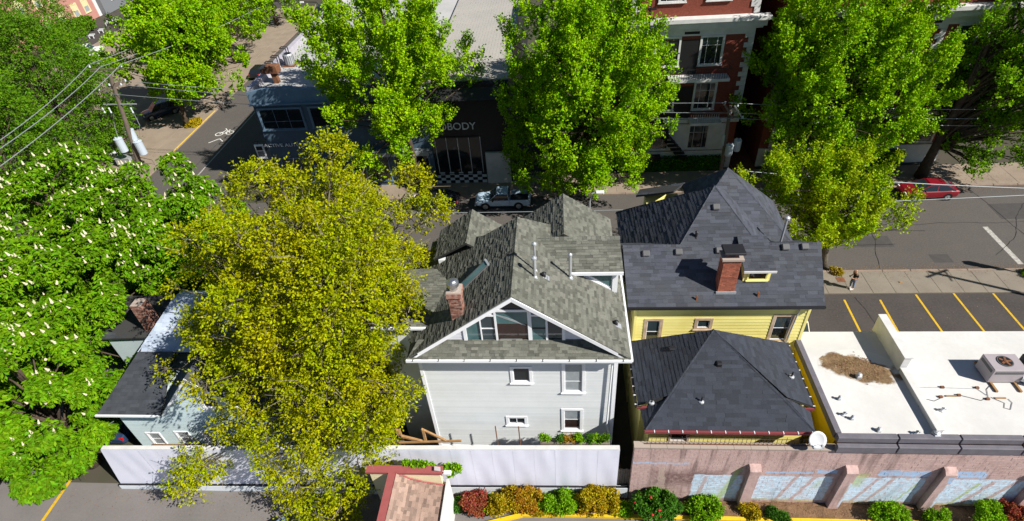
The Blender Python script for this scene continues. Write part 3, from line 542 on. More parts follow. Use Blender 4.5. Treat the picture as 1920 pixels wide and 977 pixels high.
for p in ((5.6, 20.1, 7.35), (10.0, 20.2, 6.95)): MB().rbox(p[0]-.2, p[0]+.2, p[1]-.14, p[1]+.14, p[2]-.2, p[2]+.1, .04).build('roof_vent', 'dark_metal', hp)
for p in (hp_pt(1315, 753), hp_pt(1222, 755), Vector((11.3, 19.0, 6.5))):
    v = MB().lathe(p, [(.04, -.05), (.04, .32), (.05, .33)], 8).build('vent_pipe', 'dark_metal', hp); MB().lathe(p, [(.14, -.03), (.13, .03), (.05, .06)], 10).build('pipe_collar', 'galv', v)
# wire fence behind the mural wall with its rusty pickets
for i in range(13): pass

# worn details of the street: patches, tar seams, leaf dust along the kerbs
mat('patch', (.06, .056, .055), .92, noise=(2, (.075, .07, .068), .7), bump=(40, .3)); mat('tar', (.018, .018, .018), .6)
for x0, x1, y0, y1 in ((22.5, 26.2, 37.2, 38.6), (36, 44, 40.6, 42.8), (-2, 4, 36, 37.4), (28.2, 29.6, 35.2, 36.2)): sheet('road_patch', x0, x1, y0, y1, .0045, 'patch')
tb = MB()
for (xa, ya, n_, dx, dy) in ((20, 39.9, 60, .5, 0), (24, 34.6, 18, .12, .5), (33, 36, 24, .3, .33), (37, 34.6, 20, -.04, .52), (14, 24, 30, .5, .02), (21, 31.5, 18, .05, -.5), (27, 26, 22, .45, .1), (-40, 47, 60, .02, .5), (-36, 50, 50, .03, .5)):
    p = Vector((xa, ya, .0125)); 
    for i in range(n_): q = p+Vector((dx+random.uniform(-.1, .1), dy+random.uniform(-.1, .1), 0)); tb.bar(p, q, random.uniform(.02, .045), .003); p = q
tt = tb.build('tar_seams', 'tar'); tt['kind'] = 'stuff'; tag(tt, 'thin dark tar-filled cracks wandering over the asphalt', 'cracks')
lb = MB()
def scatter(n, x0, x1, yc, sy, z):
    for i in range(n):
        x = random.uniform(x0, x1); y = yc+abs(random.gauss(0, sy))*(1 if sy > 0 else -1); a = random.random()*6.28; s_ = random.uniform(.015, .045); u = Vector((math.cos(a), math.sin(a), random.uniform(-.15, .15)))*s_; w = Vector((-math.sin(a), math.cos(a), 0))*s_*.6; c_ = Vector((x, y, z+.012)); lb.add([c_-u, c_+w, c_+u, c_-w], [(0, 1, 2, 3)])
scatter(3000, 14, 50, 34.36, .3, 0); scatter(700, 14, 50, 34.15, -.5, .1); scatter(2400, 18, 50, 45.45, -.5, 0); scatter(1500, 16, 40, 46, 1.5, .12); scatter(250, 13, 40, 31.7, -3, .004); scatter(1500, -6, 26, 15.2, .5, .2); scatter(700, -30, -10, 15.8, -1.2, .006)
ll = lb.build('leaf_dust', 'litter', recalc=False); ll['kind'] = 'stuff'; tag(ll, 'dry leaf dust gathered along the kerbs and on the paving', 'leaf litter')
# ---------------- mural wall ----------------
def mural_mat():
    m = mat('mural', (.5, .35, .33), .9, noise=[(1.3, (.38, .25, .23), .8), (7, (.56, .42, .39), .6)], bump=(25, .35)); nt = m.node_tree; N = nt.nodes; L = nt.links; b = N['Principled BSDF']
    out = b.inputs['Base Color'].links[0].from_socket; geo = N.new('ShaderNodeNewGeometry'); nz = N.new('ShaderNodeTexNoise'); nz.inputs['Scale'].default_value = 2.2; nz.inputs['Detail'].default_value = 5
    L.new(geo.outputs['Position'], nz.inputs['Vector']); va = N.new('ShaderNodeVectorMath'); va.operation = 'MULTIPLY_ADD'; L.new(nz.outputs['Color'], va.inputs[0]); va.inputs[1].default_value = (.3, 0, .3)
    L.new(geo.outputs['Position'], va.inputs[2]); sp = N.new('ShaderNodeSeparateXYZ'); L.new(va.outputs[0], sp.inputs[0])
    def M(op, a, b_, c=None):
        n = N.new('ShaderNodeMath'); n.operation = op
        for i, q in enumerate((a, b_, c)):
            if q is None: continue
            if isinstance(q, (int, float)): n.inputs[i].default_value = q
            else: L.new(q, n.inputs[i])
        return n.outputs[0]
    wn_ = N.new('ShaderNodeTexNoise'); wn_.inputs['Scale'].default_value = 5; wn_.inputs['Detail'].default_value = 6; L.new(geo.outputs['Position'], wn_.inputs['Vector'])
    st_ = N.new('ShaderNodeMapping'); st_.inputs['Scale'].default_value = (3.2, 1, .35); L.new(geo.outputs['Position'], st_.inputs[0]); sn = N.new('ShaderNodeTexNoise'); sn.inputs['Scale'].default_value = 1.1; sn.inputs['Detail'].default_value = 7; L.new(st_.outputs[0], sn.inputs['Vector']); sr = N.new('ShaderNodeMapRange'); L.new(sn.outputs[0], sr.inputs[0]); sr.inputs[1].default_value = .52; sr.inputs[2].default_value = .72; sr.inputs[4].default_value = .75
    mx0 = N.new('ShaderNodeMix'); mx0.data_type = 'RGBA'; L.new(sr.outputs[0], mx0.inputs[0]); L.new(out, mx0.inputs[6]); mx0.inputs[7].default_value = (.17, .115, .11, 1); out = mx0.outputs[2]
    wear = M('MULTIPLY_ADD', wn_.outputs[0], 2.2, -.25); wc = N.new('ShaderNodeClamp'); L.new(wear, wc.inputs[0])
    def rect(x0, x1, z0, z1, col, amt=.9, shear=0.0, soft=.05):
        nonlocal out
        x0 += .15; x1 += .15; z0 += .15; z1 += .15
        xs = M('MULTIPLY_ADD', M('SUBTRACT', sp.outputs[2], (z0+z1)/2), -shear, sp.outputs[0])
        fx = M('DIVIDE', M('SUBTRACT', (x1-x0)/2, M('ABSOLUTE', M('SUBTRACT', xs, (x0+x1)/2), 0)), soft); fz_ = M('DIVIDE', M('SUBTRACT', (z1-z0)/2, M('ABSOLUTE', M('SUBTRACT', sp.outputs[2], (z0+z1)/2), 0)), soft)
        c = N.new('ShaderNodeClamp'); L.new(M('MINIMUM', fx, fz_), c.inputs[0]); k = M('MULTIPLY', M('MULTIPLY', c.outputs[0], wc.outputs[0]), amt)
        mx = N.new('ShaderNodeMix'); mx.data_type = 'RGBA'; L.new(k, mx.inputs[0]); L.new(out, mx.inputs[6]); mx.inputs[7].default_value = (*col, 1); out = mx.outputs[2]
    blue = (.34, .53, .78); pale = (.55, .71, .86); grn = (.36, .46, .16); post = (.46, .3, .27); brown = (.16, .09, .085)
    rect(3.4, 6.2, 3.62, 3.8, blue, .8); rect(4.2, 8.0, 1.4, 3.3, brown, .85, .1, .6); rect(4.75, 5.15, .6, 3.4, (.5, .38, .33), .8, -.05)
    rect(6.5, 8.95, .4, 2.75, pale, .95); rect(6.9, 7.15, .4, 2.6, post, .8, .12); rect(8.1, 8.55, .3, 3.4, grn, .8, .2, .12)
    rect(9.6, 13.3, .4, 2.75, pale, .95); rect(9.6, 12.9, .3, .55, (.5, .48, .2), .7); rect(11.1, 11.35, .4, 2.8, post, .9, .25); rect(11.9, 12.15, .3, 2.8, post, .9, .3); rect(9.9, 12.2, 2.95, 3.15, blue, .85, 0); rect(12.3, 13.3, 3.0, 3.35, blue, .85); rect(12.4, 12.9, 1.5, 2.5, grn, .6, .2, .3); rect(10.4, 10.9, .8, 1.6, (.3, .36, .42), .6, .1, .3)
    rect(13.9, 17.6, .4, 2.75, pale, .95); rect(13.9, 14.9, 1.7, 3.2, grn, .75, .1, .35); rect(14.9, 15.15, .3, 2.7, post, .9, .3); rect(15.6, 15.85, .3, 2.7, post, .9, .3); rect(15.2, 17.6, 2.85, 3.4, blue, .9); rect(14.3, 17.2, .25, .5, (.5, .48, .2), .7); rect(17.0, 17.15, .4, 2.3, grn, .8, .25); rect(16.2, 16.7, .7, 2.3, (.28, .33, .4), .6, .25, .3)
    rect(18.3, 22.3, .4, 2.75, pale, .95); rect(18.2, 20.2, 2.8, 3.4, blue, .9); rect(19.7, 19.95, .3, 2.4, grn, .9, .3); rect(20.2, 20.5, .3, 2.6, post, .9, .35); rect(21.2, 21.5, .3, 2.9, post, .9, .4); rect(18.4, 21, .2, .45, (.5, .48, .2), .7); rect(22.9, 27, .5, 2.6, pale, .95)
    rect(14.5, 26, 3.6, 3.7, brown, .5, 0, .1); rect(3.4, 30, 4.15, 4.2, brown, .5, 0, .04)
    L.new(out, b.inputs['Base Color']); return m
mural_mat()
mw = thing('mural_wall', 'weathered pink block wall painted with a faded blue mural between buttresses', 'wall', (14, 15.95, 0))
base = MB().box(3.4, 30, 15.86, 16.12, 0, 5.02).build('wall_core', 'mural', mw)
pieces(base, [([(3.4, 15.86, 0), (30, 15.86, 0), (30, 15.86, 5.02), (3.4, 15.86, 5.02)], Xd)], 'block', 'mural', w=(.41, .41), e=.2, th=.02, gap=.008, tilt=False, keep=300, bond=True)
mb = MB(); 
for i in range(12): mb.box(3.38+i*.78, 3.38+(i+.985)*.78, 15.8, 16.16, 5.02, 5.1)
mb.build('coping', 'mortar', mw)
for px in (1380, 1545, 1712, 1880):
    x = at(px, 946, z=0)[0]; mb = MB(); mb.box(x, x+.5, 15.52, 15.86, 0, 3.45); mb.prism([(x-.02, 15.5, 3.45), (x-.02, 15.86, 3.45), (x-.02, 15.86, 3.8), (x-.02, 15.66, 3.76), (x-.02, 15.5, 3.6)], (.54, 0, 0)); mb.build('buttress', 'mural', mw)
# ---------------- flat-roofed white building ----------------
fb = thing('flat_roofed_building', 'low building with bright white flat roof, dark edge flashing and ochre side wall', 'building', (20, 19, 0))
MB().box(12.75, 34, 16.3, 22.9, 0, 5.4).build('wall', 'ochre_wall', fb)
MB().box(12.9, 34, 16.2, 22.75, 5.4, 5.72).build('roof', 'roof_white', fb)
mb = MB()
for i in range(8): mb.rbox(12.6+i*2.7, 15.26+i*2.7, 15.72, 15.95, 5.04, 5.5, .03)
mb.build('fascia_flashing', 'flash', fb)
mb = MB()
for i in range(8): mb.rbox(12.62+i*2.7, 15.28+i*2.7, 15.97, 16.25, 5.5, 5.86, .03)
mb.build('edge_flashing', 'flash', fb)
mb = MB(); mb.box(12.62, 12.88, 16.28, 22.8, 5.4, 5.82); mb.build('side_flashing', 'flash', fb)
mb = MB(); mb.box(17.0, 17.34, 20.0, 23.0, 5.6, 6.72); mb.box(16.96, 17.38, 19.96, 23.04, 6.72, 6.78); mb.build('parapet', 'stone_white', fb)
mb = MB(); mb.box(17.02, 17.28, 16.3, 19.95, 5.6, 6.02); mb.box(16.98, 17.32, 16.3, 19.95, 6.02, 6.07); mb.build('parapet', 'roof_white', fb)
# stain and drift of leaves in the ponding spot
an = [(1533, 674), (1548, 662), (1575, 656), (1608, 655), (1640, 662), (1668, 674), (1688, 692), (1694, 712), (1680, 726), (1650, 727), (1625, 722), (1600, 712), (1575, 706), (1550, 698), (1534, 686)]
op = [at(*p, z=5.725) for p in an]; mb = MB(); cen = np.mean(op, 0); n = len(op); mb.add([cen]+op, [(0, i+1, (i+1) % n+1) for i in range(n)])
m_ = mat('pond_stain', (.13, .075, .04), .95, noise=[(2.2, (.36, .26, .14), .9), (9, (.06, .035, .02), .8), (30, (.3, .2, .1), .5)], bump=(25, .6)); nt = m_.node_tree; N = nt.nodes; L = nt.links; b_ = N['Principled BSDF']; g_ = N.new('ShaderNodeNewGeometry')
def _n(t, **kw):
    q = N.new(t)
    for k_, v_ in kw.items(): setattr(q, k_, v_)
    return q
vm = _n('ShaderNodeVectorMath', operation='SUBTRACT'); L.new(g_.outputs['Position'], vm.inputs[0]); vm.inputs[1].default_value = tuple(cen); rt = _n('ShaderNodeVectorRotate', rotation_type='Z_AXIS'); L.new(vm.outputs[0], rt.inputs['Vector']); rt.inputs['Angle'].default_value = .32; ml = _n('ShaderNodeVectorMath', operation='MULTIPLY'); L.new(rt.outputs[0], ml.inputs[0]); ml.inputs[1].default_value = (.5, 1.25, 0)
ln_ = _n('ShaderNodeVectorMath', operation='LENGTH'); L.new(ml.outputs[0], ln_.inputs[0]); nz = _n('ShaderNodeTexNoise'); nz.inputs['Scale'].default_value = 1.7; nz.inputs['Detail'].default_value = 9; L.new(g_.outputs['Position'], nz.inputs['Vector']); ma = _n('ShaderNodeMath', operation='MULTIPLY_ADD'); L.new(nz.outputs[0], ma.inputs[0]); ma.inputs[1].default_value = 1.5; L.new(ln_.outputs['Value'], ma.inputs[2])
mr = _n('ShaderNodeMapRange'); L.new(ma.outputs[0], mr.inputs[0]); mr.inputs[1].default_value = 1.62; mr.inputs[2].default_value = 1.86; mx = _n('ShaderNodeMix', data_type='RGBA'); L.new(mr.outputs[0], mx.inputs[0]); L.new(b_.inputs['Base Color'].links[0].from_socket, mx.inputs[6]); mx.inputs[7].default_value = (.6, .59, .57, 1); L.new(mx.outputs[2], b_.inputs['Base Color'])
stuff(mb.build('leaf_drift_bed', 'pond_stain', fb))
for i in range(5): MB().box(17.45, 33.5, 17.2+i*1.15, 17.27+i*1.15, 5.72, 5.726).build('membrane_seam', 'roof_white', fb)
lb = MB()
for i in range(1500):
    q = cen*.3+.7*np.dot(rng.dirichlet([.35]*n), op) if i % 3 else op[rng.integers(n)]*.4+cen*.6+rng.normal(0, .2, 3); a = random.random()*6.28; s_ = random.uniform(.025, .06); u = Vector((math.cos(a), math.sin(a), random.uniform(-.2, .2)))*s_; w = Vector((-math.sin(a), math.cos(a), random.uniform(-.2, .2)))*s_*.6; c_ = Vector((q[0], q[1], 5.735+random.random()*.02)); lb.add([c_-u, c_+w, c_+u, c_-w], [(0, 1, 2, 3)])
stuff(lb.build('leaf_litter', 'litter', fb, recalc=False))
def roof_vent_box(px, py, w=.16, h=.16, m='galv'):
    p = at(px, py, z=5.72); mb = MB(); mb.rbox(p[0]-w/2, p[0]+w/2, p[1]-w/2, p[1]+w/2, 5.715, 5.72+h, .03); mb.lathe((p[0], p[1], 5.72+h), [(w*.3, 0), (w*.3, .06), (w*.5, .07), (w*.2, .12)], 10); mb.build('roof_vent', m, fb)
for q in ((1609, 708, .24, .2), (1573, 749), (1597, 786), (1647, 808, .2, .12), (1753, 817, .3, .2)): roof_vent_box(*q)
for px, py in ((1581, 778), (1717, 813), (1765, 770)):
    p = Vector(at(px, py, z=5.72)); mb = MB(); mb.tube([p, p+Vector((0, 0, .2)), p+Vector((.04, -.06, .28)), p+Vector((.06, -.12, .24))], .05, 8); mb.lathe(p, [(.12, -.005), (.11, .04), (.05, .06)], 10); mb.build('vent_pipe', 'galv', fb)
# rooftop unit on timber skids
ac = thing('air_conditioning_unit', 'grey box air conditioning unit with round fan on timber skids', 'air conditioner', (21.6, 19.8, 5.72))
for x in (20.95, 22.05): MB().box(x, x+.1, 18.7, 20.6, 5.722, 5.82).build('skid', 'wood', ac)
MB().rbox(20.8, 22.3, 19.25, 20.3, 5.82, 6.72, .02).build('casing', 'ac_body', ac)
MB().box(20.92, 22.2, 19.235, 19.252, 6.42, 6.58).box(20.785, 20.803, 19.35, 20.2, 6.42, 6.58).build('louvre', 'ac_dark', ac)
mb = MB(); mb.lathe((21.55, 19.8, 6.722), [(.34, 0), (.36, .02), (.34, .035), (.3, .03)], 24); f_ = mb.build('fan_ring', 'ac_dark', ac)
mb = MB(); mb.lathe((21.55, 19.8, 6.755), [(.3, 0), (.3, .004)], 24); mb.build('fan_well', 'black', f_); mb = MB()
for i in range(5): a = i*1.257; mb.bar((21.55+.07*math.cos(a), 19.8+.07*math.sin(a), 6.768), (21.55+.27*math.cos(a), 19.8+.27*math.sin(a), 6.772), .1, .008)
mb.lathe((21.55, 19.8, 6.76), [(.09, 0), (.09, .03), (.03, .05)], 12); mb.build('fan', 'rust', f_)
MB().box(22.3, 22.62, 19.5, 19.85, 6.25, 6.5).tube([(22.3, 19.35, 6.1), (22.7, 19.2, 6.05), (23.2, 19.0, 5.95)], .2, 12).build('duct', 'galv', ac); MB().rbox(22.62, 23.6, 19.2, 20.3, 5.85, 6.75, .03).build('plenum', 'dark_metal', ac)
def cord(name, pts, r_, m, label, cat, group=None):
    o = MB().tube(pts, r_, 6).build(name, m); return tag(o, label, cat, group)
P = lambda px, py, z=5.745: tuple(at(px, py, z=z))
cord('cable', [P(1726, 726), P(1766, 727), P(1832, 729), P(1850, 741)], .014, 'galv', 'thin straight pipe across the white roof to the air conditioner', 'pipe')
cord('cable', [P(1722, 762), P(1728, 748), P(1740, 749), P(1752, 752), P(1770, 744), P(1800, 741), P(1840, 751), P(1853, 745), P(1850, 730), P(1857, 722)], .011, 'wire_dark', 'dark cable snaking across the white roof from the low parapet', 'cable')
cord('cable', [P(1858, 745), P(1875, 752), P(1884, 756), P(1883, 765), P(1895, 768), P(1898, 755), P(1890, 748)], .011, 'wire_dark', 'short looped cable on the white roof right of the timber block', 'cable')
for i, (px, py) in enumerate(((1766, 727), (1831, 728), (1763, 745), (1797, 742), (1851, 749))):
    p = at(px, py, z=5.72); tag(MB().rbox(p[0]-.09, p[0]+.09, p[1]-.06, p[1]+.06, 5.722, 5.82, .015).build('pipe_block', 'rust'), ('small brown block under the straight pipe, nearer the parapet', 'small brown block under the straight pipe, nearer the air conditioner', 'small brown block under the snaking cable, nearest the parapet', 'small brown block in the middle of the snaking cable', 'small brown block where the cables meet below the air conditioner')[i], 'block', 'pipe support blocks on the roof')
for px, py in ((1783, 743), (1875, 747)):
    p = at(px, py, z=5.72); tag(MB().rbox(p[0]-.26, p[0]+.26, p[1]-.035, p[1]+.035, 5.722, 5.78, .012).build('timber_block', 'wood'), 'short timber batten under the cables, %s on the white roof' % ('nearer the parapet' if px < 1800 else 'in front of the air conditioner'), 'batten')
# things along the foot of the cottage: wire fence, dish
wf = thing('wire_fence', 'rusty picket and wire fence along the top of the mural wall', 'fence', (8, 16, 5.1))
for i in range(38): MB().bar((4.0+i*.2, 16.0, 5.1), (4.0+i*.2, 16.02, 5.62 if i % 4 else 5.75), .016).build('picket', 'wire_dark', wf)
MB().box(3.9, 11.9, 15.99, 16.03, 5.11, 5.16).build('rail', 'rust', wf); MB().box(3.9, 11.7, 16.0, 16.015, 5.6, 5.62).build('top_wire', 'wire_dark', wf)
dpos = Vector(at(1530, 836, y=15.95)); dd = thing('satellite_dish', 'grey oval satellite dish on a bent arm on the mural wall', 'satellite dish', (dpos.x, 15.95, 5.1)); c = dpos+Vector((-.12, -.1, .62))
prof = [(.005, .1), (.16, .085), (.3, .05), (.42, 0), (.42, -.02), (.3, .03), (.16, .065), (.005, .08)]
mb = MB(); mb.T = Matrix.Translation(c)@Vector((0, 0, 1)).rotation_difference(Vector((.12, -.75, .65))).to_matrix().to_4x4()@Matrix.Scale(-1, 4, (0, 0, 1)); mb.lathe((0, 0, 0), prof, 24); mb.build('reflector', 'dish', dd, smooth=True)
MB().tube([dpos+Vector((.1, 0, 0)), dpos+Vector((0, .05, .3)), c+Vector((0, .12, -.05))], .03).box(dpos.x-.1, dpos.x+.35, 15.85, 16.05, 5.1, 5.14).build('mast', 'galv', dd); MB().tube([c+Vector((0, .0, -.35)), c+Vector((.05, -.35, .1))], .015).rbox(c.x, c.x+.1, c.y-.42, c.y-.32, c.z+.06, c.z+.16, .02).build('feed_arm', 'galv', dd)
# ---------------- wall clad in pale sheeting ----------------
bw = thing('sheeted_wall', 'long retaining wall clad in pale lavender sheets in front of the houses', 'wall', (-11, 16.1, 0))
zb_ = lambda x: .35+(x+25)*.0285; zt_ = lambda x: 3.8+(x+25)*.0255
n = 26; XS = [-24.9+27.65*i/n for i in range(n+1)]
for i in range(n):
    x0, x1 = XS[i]+.003, XS[i+1]-.003; g = 7; ph = random.random()*6; wr = .02 if x0 > -14 else .012; vs = []
    for b_ in range(g):
        for a_ in range(g):
            u, v = a_/(g-1), b_/(g-1); x = x0+(x1-x0)*u; z = zb_(x)+(zt_(x)-zb_(x))*v; sh = -.75*(1-v) if i == 0 and a_ == 0 else 0
            vs.append((x+sh*.9, 16.02-.004*(i % 2)-wr*(math.sin(ph+5*u+3.2*v)*math.sin(2.4*v+ph*2)+.35*math.sin(9*u*v+ph))*(1-abs(2*u-1)**4), z))
    mb = MB(); mb.add(vs, [(b_*g+a_, b_*g+a_+1, (b_+1)*g+a_+1, (b_+1)*g+a_) for b_ in range(g-1) for a_ in range(g-1)]); mb.build('sheet', 'banner', bw, smooth=True)
MB().prism([(-24.9, 16.06, 0), (2.75, 16.06, 0), (2.75, 16.06, 4.45), (-24.9, 16.06, 3.75)], (0, .2, 0)).build('backing_wall', 'banner_wall', bw)
MB().prism([(-25.6, 15.88, 0), (3.35, 15.88, 0), (3.35, 15.88, 1.15), (-25.6, 15.88, .32)], (0, .17, 0)).build('plinth', 'banner_wall', bw); MB().prism([(-25.6, 15.9, .325), (3.35, 15.9, 1.155), (3.35, 15.9, 1.21), (-25.6, 15.9, .38)], (0, .1, 0)).build('ledge', 'dark_metal', bw)
MB().prism([(-24.9, 16.04, 3.815), (2.75, 16.04, 4.515), (2.75, 16.04, 4.535), (-24.9, 16.04, 3.835)], (0, .24, 0)).build('coping', 'stone_white', bw)
m_ = MB().box(-24, 3, 16.3, 17.84, 0, 1.6); struct('raised_bed', m_, 'soil')
for x in (-3.35, -2.2): tag(MB().lathe((x, 16.5, 1.5), [(.03, 0), (.03, 4.2)], 8).build('rusty_post', 'rust'), 'thin rusty post before the white facade, %s of two' % ('left' if x < -3 else 'right'), 'post')
tf = thing('timber_bracing', 'orange timber props and rail at the left foot of the white house', 'timber frame', (-7, 16.8, 1.6))
for a, b, w in (((-8.6, 17.0, 3.9), (-8.4, 16.6, 5.2), .16), ((-8.3, 16.6, 4.6), (-7.2, 16.55, 4.2), .12), ((-7.2, 16.7, 5.1), (-6.0, 16.5, 4.4), .1), ((-7.1, 16.6, 4.2), (-7.1, 16.65, 5.1), .12), ((-8.5, 16.5, 4.15), (-5.2, 16.5, 4.4), .09), ((-8.5, 16.9, 1.6), (-8.5, 16.9, 4.7), .16)): MB().bar(a, b, w).build('prop', 'wood', tf)
sf = thing('plank_fence', 'short grey plank fence in the gap right of the pale sheeting', 'fence', (3.05, 16.2, 0))
for i in range(5): MB().box(2.78+i*.125, 2.89+i*.125, 16.14, 16.17, 0, 2.55+.05*(i % 2)).build('plank', 'wood_grey', sf)
pl = thing('planter_trough', 'long low trough of small plants on top of the pale wall', 'planter', (.8, 16.6, 4))
MB().rbox(-1.2, 2.3, 16.42, 16.75, 4.05, 4.42, .03).build('trough', 'wood_grey', pl)
# ---------------- foreground hut with pink shingles ----------------
ht = thing('hut', 'small foreground building with pinkish shingle roof, red trim and cream parapet', 'building', (-7.4, 13, 0))
MB().box(-8.6, -6.1, 9.5, 14.9, 0, 2.75).build('wall', 'cream', ht)
pw = MB(); pw.box(-9.75, -6.15, 14.96, 15.2, 0, 3.92); pw.box(-6.15, -5.95, 12.6, 15.2, 0, 3.2 if 0 else 2.7); pw.build('parapet', 'cream', ht)
MB().box(-9.9, -6.02, 14.86, 15.27, 3.92, 4.06).build('parapet_coping', 'red_trim', ht)
pr = [(-8.35, 3.98), (-7.75, 3.42), (-7.0, 3.1), (-6.0, 2.84)]
roof(ht, [([(a[0], 9.5, a[1]), (b[0], 9.5, b[1]), (b[0], 14.93, b[1]), (a[0], 14.93, a[1])], Yd) for a, b in zip(pr, pr[1:])], 'shingle_pink', .1, w=(.2, .34), e=.16, th=.05)
MB().box(-8.72, -8.36, 9.5, 14.86, 3.8, 4.05).build('ridge_board', 'red_trim', ht)
rb = MB()
for a, b in zip(pr, pr[1:]): rb.bar((a[0], 14.9, a[1]+.03), (b[0], 14.9, b[1]+.03), .07, .09)
rb.build('roof_edge', 'red_trim', ht); MB().box(-5.96, -5.86, 12.6, 15.22, 0, 3.05).build('corner_pier', 'stone_white', ht); MB().box(-6.1, -5.7, 12.3, 12.75, 0, 2.0).build('base_block', 'red_trim', ht)
MB().box(-9.7, -8.7, 9.5, 14.96, 0, .25).build('side_step', 'deck', ht)
fl_ = thing('flood_light', 'small white floodlight fixed to the right end of the red coping', 'lamp', (-5.95, 15.1, 3.7)); MB().rbox(-5.98, -5.6, 14.95, 15.15, 3.75, 3.92, .02).build('lamp_head', 'sign_white', fl_); MB().bar((-6.12, 15.1, 4.06), (-6.4, 15.05, 4.22), .22, .03).build('backplate', 'ac_body', fl_); MB().bar((-6.2, 15.06, 4.05), (-5.9, 15.05, 3.9), .04).build('bracket', 'galv', fl_)
rl = thing('steel_railing', 'pale blue steel railing with a bend at the bottom edge of the forecourt', 'railing', (-15.5, 13.6, 0))
for a, b in (((-17.2, 12.2, .9), (-15.3, 13.4, .9)), ((-15.3, 13.4, .9), (-14.7, 13.9, .9))): MB().bar(a, b, .32, .2).build('top_beam', 'blue_parapet', rl)
for p in ((-17.0, 12.3), (-15.3, 13.4), (-14.8, 13.8)): MB().bar((*p, 0), (*p, .85), .1).build('post', 'blue_wall', rl)
# ---------------- pale blue house under the trees ----------------
lh = thing('house', 'pale blue clapboard house with dark roof mostly under the olive tree', 'house', (-20, 20, 0))
lw = MB().box(-24.9, -14.5, 18.05, 25, 0, 4.75).build('wall', 'blue_siding', lh); T = frame_T((0, 17.97, 0), (1, 0, 0), (0, -1, 0))
hs = [(-24.0, -23.3, 1.35, 2.5), (-22.2, -21.5, 1.5, 2.65), (-20.6, -20.1, 1.6, 2.6)]
siding(lw, T, [(-24.9, 1.0), (-14.5, 1.0), (-14.5, 4.7), (-24.9, 4.7)], 'blue_siding', .15, hs)
for h in hs: window(lh, T, *h, gm='curtain', fw=.09)
gg = MB().prism([(-21.7, 18.04, 4.7), (-16.9, 18.04, 4.7), (-19.3, 18.04, 7.45)], (0, 2.4, 0)).build('gable_wall', 'blue_siding', lh); gh = (-19.4, -18.5, 5.0, 6.15)
siding(gg, T, [(-21.7, 4.7), (-16.9, 4.7), (-19.3, 7.4)], 'blue_siding', .15, [gh]); window(lh, T, *gh, gm='glass_dark', fw=.1)
planes = [([(-25.5, 17.55, 4.85), (-14.2, 17.55, 4.85), (-14.2, 20.5, 6.65), (-23.9, 20.5, 6.65)], Xd), ([(-21.95, 17.75, 4.62), (-21.95, 20.6, 4.62), (-19.3, 20.6, 7.7), (-19.3, 17.75, 7.7)], Yd), ([(-16.65, 17.75, 4.62), (-16.65, 20.6, 4.62), (-19.3, 20.6, 7.7), (-19.3, 17.75, 7.7)], Yd),
          ([(-25.5, 17.55, 4.85), (-23.9, 20.5, 6.65), (-23.9, 24, 6.65), (-25.5, 25, 4.85)], Yd)]
cut = [([(-25.5, 17.55, 4.85), (-21.8, 17.55, 4.85), (-21.8, 20.5, 6.65), (-23.9, 20.5, 6.65)], Xd), ([(-16.8, 17.55, 4.85), (-14.2, 17.55, 4.85), (-14.2, 20.5, 6.65), (-16.8, 20.5, 6.65)], Xd)]
roof(lh, cut+planes[1:], 'roof_slate', .1, w=(.3, .5), e=.2, th=.016)
roof(lh, [([(-24.1, 20.6, 6.5), (-14, 20.6, 6.5), (-14, 23.2, 8.3), (-22.5, 23.2, 8.3)], Xd), ([(-22.5, 23.2, 8.3), (-14, 23.2, 8.3), (-14, 25.6, 6.6), (-24, 25.6, 6.6)], Xd), ([(-24.1, 20.6, 6.5), (-22.5, 23.2, 8.3), (-24, 25.6, 6.6)], Yd)], 'roof_pale', .1, w=(.4, .7), e=.24, th=.014, name='upper_roof')
roof(lh, [([(-28.5, 22.8, 5.2), (-24.2, 22.8, 5.4), (-24.2, 25.6, 6.3), (-28.5, 25.6, 6.2)], Xd)], 'roof_slate', .1, w=(.4, .7), e=.24, th=.014, name='rear_roof'); MB().box(-28.3, -24.3, 23, 25.5, 0, 5.2).build('rear_wall', 'blue_siding', lh)
g = MB(); g.box(-25.6, -21.9, 17.45, 17.55, 4.74, 4.85); g.build('gutter', 'gutter_white', lh)
bb = MB()
for xe in (-21.95, -16.65): bb.prism([(-19.3, 17.7, 7.72), (xe, 17.7, 4.64), (xe, 17.7, 4.42), (-19.3, 17.7, 7.48)], (0, .05, 0))
bb.build('bargeboard', 'white_trim', lh)
chimney(lh, -25.6, -24.9, 23.2, 23.9, 5.0, 7.6, 'brick_old', 'mortar')
# ---------------- blue corner workshop across the street ----------------
bl = thing('corner_workshop', 'dark blue two-storey corner workshop with flat whitish roof and parapet', 'building', (-20, 55, 0))
MB().box(-27.9, -12.0, 48.05, 100, 0, 9.6).build('wall', 'blue_wall', bl); MB().box(-27.6, -12.0, 48.4, 100, 9.6, 9.95).build('roof', 'roof_dirtywhite', bl)
MB().box(-28.05, -27.55, 48.3, 100, 9.4, 10.5).build('side_parapet', 'parapet_lav', bl)
mb = MB(); mb.prism([(-28.0, 47.9, 9.1), (-12, 47.9, 9.1), (-12, 47.9, 10.35), (-23.0, 47.9, 10.35), (-24.0, 47.9, 10.6), (-26.5, 47.9, 10.45), (-28.0, 47.9, 10.2)], (0, .4, 0)); mb.build('front_parapet', 'blue_parapet', bl); MB().box(-28.1, -12, 47.7, 47.9, 9.0, 9.14).build('string_course', 'blue_parapet', bl)
T = frame_T((0, 48.04, 0), (1, 0, 0), (0, -1, 0))
h = hole(497, 568, 203, 241, 48.04); window(bl, T, h[0], h[1], h[2], h[3], fm='blue_parapet', gm='glass_dark', split=[('v', .34), ('v', .67), ('h', .38)], fw=.16, sill=True, rec=.02, proud=.1)
